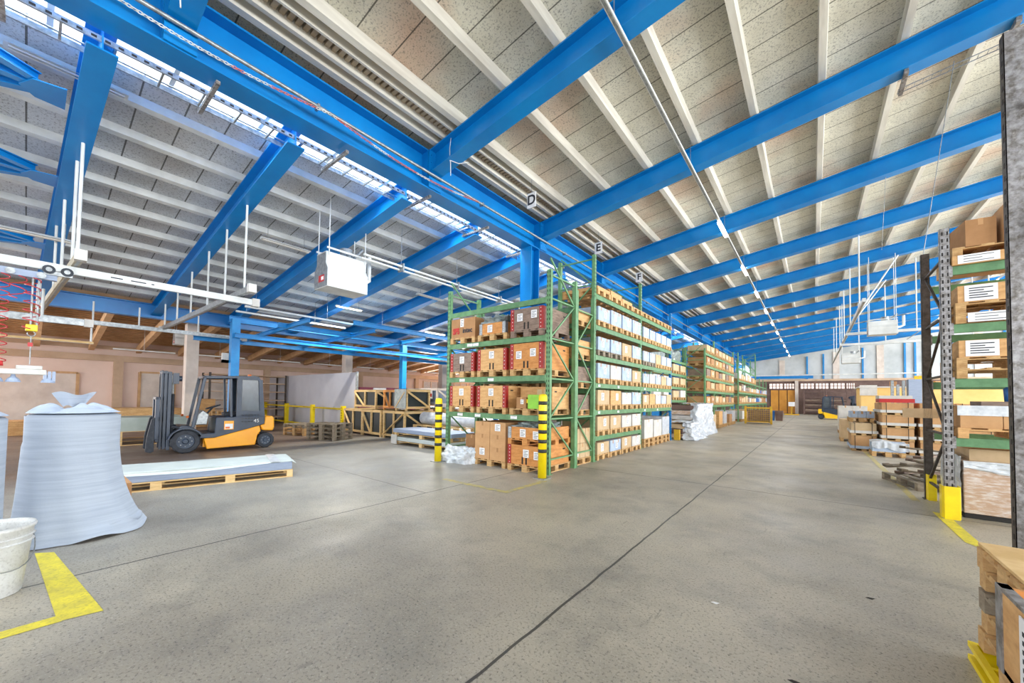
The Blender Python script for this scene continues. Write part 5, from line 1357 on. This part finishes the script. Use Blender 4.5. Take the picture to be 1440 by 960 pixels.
# broken boards heap behind the right hand rack
rr2 = random.Random(9); g_ = 'grey broken boards behind the right hand rack'
zt = 0
for k in range(11):
    L_ = rr2.uniform(.7, 1.15); w = rr2.uniform(.12, .3); b = MB(WOOD_G if k % 3 else WOOD_D)
    b.box(-L_ / 2, L_ / 2, -w / 2, w / 2, 0, .03); b.box(-L_ / 2, -L_ / 2 + .1, -w / 2, w / 2, -.0, .05)
    o = b.build('broken_board'); o.location = (1.85 + rr2.uniform(-.22, .3), 10.9 + rr2.uniform(-.5, .7), .15 + .045 * k); o.rotation_euler = (rr2.uniform(-.1, .1), rr2.uniform(-.14, .14), rr2.uniform(-.5, .9))
    tag(o, '%s board up from the bottom of the weathered heap behind the right hand rack' % (ORD[:10] + ['topmost'])[k], 'board', g_)
pallet(1.95, 10.2, 0, .3, 'broken grey pallet under the heap of boards behind the right hand rack', None, Wd=1.0, L=1.2, m=WOOD_G)

# strapped packs in stacks of four
def strapped(x, y, z, w, d, h, label, group, top=CARD, low=CARD_WH):
    t = thing('strapped_pack', label, 'pack', (x, y, z), 0, group)
    def body():
        b = MB(WOOD, low, top, CARD_D)
        b.box(-w / 2, w / 2, 0, d, .0, .02, 0)
        for q in (-w / 2, -.06, w / 2 - .12): b.box(q, q + .12, 0, d, .02, .07, 0)
        b.box(-w / 2, w / 2, 0, d, .07, .085, 0); b.box(-w / 2 - .03, w / 2 + .03, -.03, d, .085, .17, 1); b.box(-w / 2 + .01, w / 2 - .01, 0, d, .17, h - .01, 2); return b
    inst('pack_body', ('stb', w, d, h, top.name, low.name), body, t)
    def strap(): b = MB(BLK2); b.box(-.008, .008, -.034, -.028, .08, h); b.box(-.008, .008, -.034, d, h - .008, h - .003); return b
    for sx in (-.25, .22): o = inst('strap', ('stp', w, d, h), strap, t); o.location = (sx * w / .7, 0, 0)
    return t
for s_i, (x, w, n, y, lb) in enumerate(((2.05, .72, 4, 16.75, 'left'), (2.88, .72, 4, 16.75, 'middle'), (3.75, .8, 4, 17.2, 'right'))):
    for k in range(n):
        strapped(x, y, .40 * k, w, 1.9, .40, '%s strapped cardboard pack from the floor in the %s stack right of the aisle' % (ORD[k], lb), 'strapped packs right of the aisle')
for k, (z, h, lo_, tp_) in enumerate(((0, .5, CARD_BL, CARD), (.5, .42, CARD_WH, CARD_W))):
    strapped(1.28, 16.9, z, .62, 1.5, h, '%s strapped pack of the low stack nearest the aisle' % ('bottom', 'upper')[k], 'low strapped stack nearest the aisle', tp_, lo_)
pallet(1.28, 17.6, .92, 0, 'pallet on the low strapped stack nearest the aisle', None, Wd=.62, L=1.2)
carton(1.3, 17.65, 1.066, 0, .62, .9, .22, CARD_BL, 'grey-blue carton row on top of the low stack nearest the aisle', None, [], split=3)
pallet(1.72, 15.7, 0, 0, 'pallet under the draped pack right of the aisle', None, Wd=.72, L=.8)
t = thing('draped_pack', 'low pack draped with white sheet before the strapped stacks', 'pack', (1.72, 15.7, .144))
b = MB(CARD_BL); b.box(-.35, .35, 0, .75, 0, .26); b.build('pack_body', t)
b = MB(FILM_W)
def dr(u, v):
    x = -.36 + .78 * u; e = max(0, (u - .9) * 2)
    if v < .35: return (x + .02 * math.sin(9 * u), -.015 - .02 * math.sin(14 * u) ** 2, .28 - (.35 - v) / .35 * (.15 + .1 * u + .03 * math.sin(11 * u)))
    return (x, -.01 + .78 * (v - .35) / .65, .275 + .03 * math.sin(6 * u) + .02 * math.sin(7 * v))
b.grid(dr, 40, 20, smooth=False); b.build('white_sheet', t)
b = MB(REDP, CARD_WH); b.box(-.45, .35, 0, .9, 0, .12, 0); b.box(-.45, .3, -.01, .9, .12, .22, 1); o = b.build('tarpaulin_bundle'); o.location = (2.1, 16.9, 1.601); tag(o, 'red and white bundle on the left strapped stack', 'bundle')
# loads further along the right side
rr3 = random.Random(21)
for k, (x, y, w, h, m, nm) in enumerate(((1.35, 20.5, 1.0, .75, CARD_W, 'first'), (1.5, 23.2, 1.0, .55, WOOD_D, 'second'), (1.55, 25.8, 1.1, 1.25, CARD_WH, 'third'), (1.95, 29.3, 1.1, .9, CARD_W, 'fourth'), (1.75, 26.9 + 1.0, 1.2, .9, CARD_D, 'fifth'), (3.6, 28.8, 1.2, .9, WOOD_D, 'sixth'), (3.2, 21.5, 1.1, 1.0, CARD, 'seventh'), (4.6, 22.0, 1.2, 1.1, CARD_WH, 'eighth'), (3.0, 24.2, 1.2, 1.0, CARD_W, 'ninth'))):
    pallet(x, y, 0, 0, '%s floor pallet beyond the strapped stacks' % nm, 'floor pallets beyond the strapped stacks', Wd=w, L=1.2)
    carton(x, y, .146, 0, w, 1.15, h, m, '%s load beyond the strapped stacks counted from the aisle side' % nm, 'floor loads beyond the strapped stacks', [(0, .6, .2, .16)], split=2)
# yellow walled booth with clutter on top, machine beside it
t = thing('wall_booth', 'long pale yellow booth beyond the stacks on the right of the hall', 'booth', (2.2, 30.5, 0))
b = MB(YWALL); b.box(0, 12, 0, 3, 0, 2.45); b.build('booth_walls', t)
b = MB(CARD_WH); b.box(-.05, .7, -.06, 0, 2.0, 2.6); b.box(-.1, 12.1, -.1, 3.1, 2.45, 2.52); b.build('white_edge_panel', t)
rr4 = random.Random(31)
for k in range(9):
    w = rr4.uniform(.3, .8); h = rr4.uniform(.25, .6); m = rr4.choice([CARD, WOOD_D, CARD_W, CARD_D, YFORK]); 
    carton(3.6 + k * 1.0, 30.8, 2.521, rr4.uniform(-.2, .2), round(w, 1), .5, round(h, 1), m, '%s small box on the roof of the pale yellow booth' % ORD[k], 'small boxes on the booth roof', [])
t = thing('stacked_profiles', 'upright grey machine cabinet standing before the pale yellow booth', 'machine', (3.55, 26.6, 0))
b = MB(SHEET_B); b.box(.1, .55, 0, .6, 0, 2.75); b.build('cabinet', t)
for k in range(3): b = MB(GREY_M, BLK2); b.box(-.5 + k * .2, -.4 + k * .2, .1, .3, 0, 2.7 - .2 * (k == 1)); b.build('upright_profile', t)
# crane rails and heaters on the tall hall's right side
rail('crane_rail', 'white suspended rail running along the right of the main aisle', (1.31, 16.6, 4.9), (1.31, 42, 4.9), hang=[(1.31, y, 4.96, rz_(1.3)) for y in (18.2, 22.5, 26.8, 31, 35.3, 39.6)], cap=False)
rail('crane_rail', 'white cross rail in front of the big white heater', (1.2, 23.5, 4.75), (7.5, 23.5, 4.75), hang=[(x, 23.5, 4.8, rz_(x)) for x in (3.5, 5.5)], cap=False)
rail('crane_rail', 'second white cross rail behind the big white heater', (1.2, 27.8, 4.75), (8, 27.8, 4.75), hang=[(x, 27.8, 4.8, rz_(x)) for x in (3.0, 6.0)], cap=False)
for k, (y0, x1, y1, lb) in enumerate(((19.8, 2.81, 22.3, 'near'), (21.2, 2.9, 26.55, 'far'))):
    b = MB(WHITE_P); b.cyl((1.35, y0, 4.98), (x1, y1, rz_(x1) - .02), .028, 8); tag(b.build('steel_strut'), '%s slanting white strut above the right hand suspended rail' % lb, 'strut')
heater('big white air heater hung under the tall roof on the right', (2.3, 22.3, 4.45), 0, .95, rz_(2.3) + .1)
heater('white air heater with red badge hung further along the right side', (1.8, 31.0, 3.95), 0, .9, rz_(1.8))
# cable ladder and wires under the near beams on the right
t = thing('cable_ladder', 'thin wire cable tray hung below the second tall beam on the right', 'cable tray')
b = MB(GREY_M)
for dx in (0, .14): b.bar((1.3, 9.95 + dx, rz_(1.3) - .06), (8, 9.95 + dx, rz_(8) - .06), .012, .012)
for k in range(60): X = 1.3 + .11 * k; b.bar((X, 9.95, rz_(X) - .06), (X, 10.09, rz_(X) - .06), .008, .008)
b.build('wire_tray', t)
for X in (1.35, 2.6): b = MB(GALV_D); b.box(X - .03, X + .03, 9.5, 10.15, rz_(X) - .09, rz_(X) - .0); b.build('support_channel', t)
for (x, y, x2, y2, z2, lb) in ((2.0, 9.95, 1.55, 9.9, 4.1, 'thin wire hanging from the second tall beam to the right hand rack'), (1.55, 13.9, 1.9, 18.2, 6.9, 'thin wire slung from the third tall beam')):
    b = MB(GREY_M); b.cyl((x, y, rz_(x)), (x2, y2, z2), .006, 5); tag(b.build('wire'), lb, 'wire')
# small litter on the floor
for k, (x, y, m, lb) in enumerate(((-.62, 3.4, PAPER, 'white paper scrap on the floor near the pallet stack'), (-.1, 2.75, BLK2, 'dark flattened scrap on the floor before the pallet stack'), (.35, 4.3, BLK2, 'small dark stain-like scrap nearer the near post'), (-.38, 2.2, PAPER, 'tiny white scrap near the lower picture edge'), (-.92, 1.55, WOOD, 'dry leaf on the floor at the lower picture edge'))):
    b = MB(m); b.add([(x - .03, y, .004), (x + .01, y - .012, .004), (x + .03, y + .008, .009), (x - .01, y + .014, .006)], [(0, 1, 2, 3)]); b.add([(x - .03, y, .002), (x + .01, y - .012, .002), (x + .03, y + .008, .007), (x - .01, y + .014, .004)], [(0, 3, 2, 1)])
    tag(b.build('floor_scrap'), lb, 'scrap')
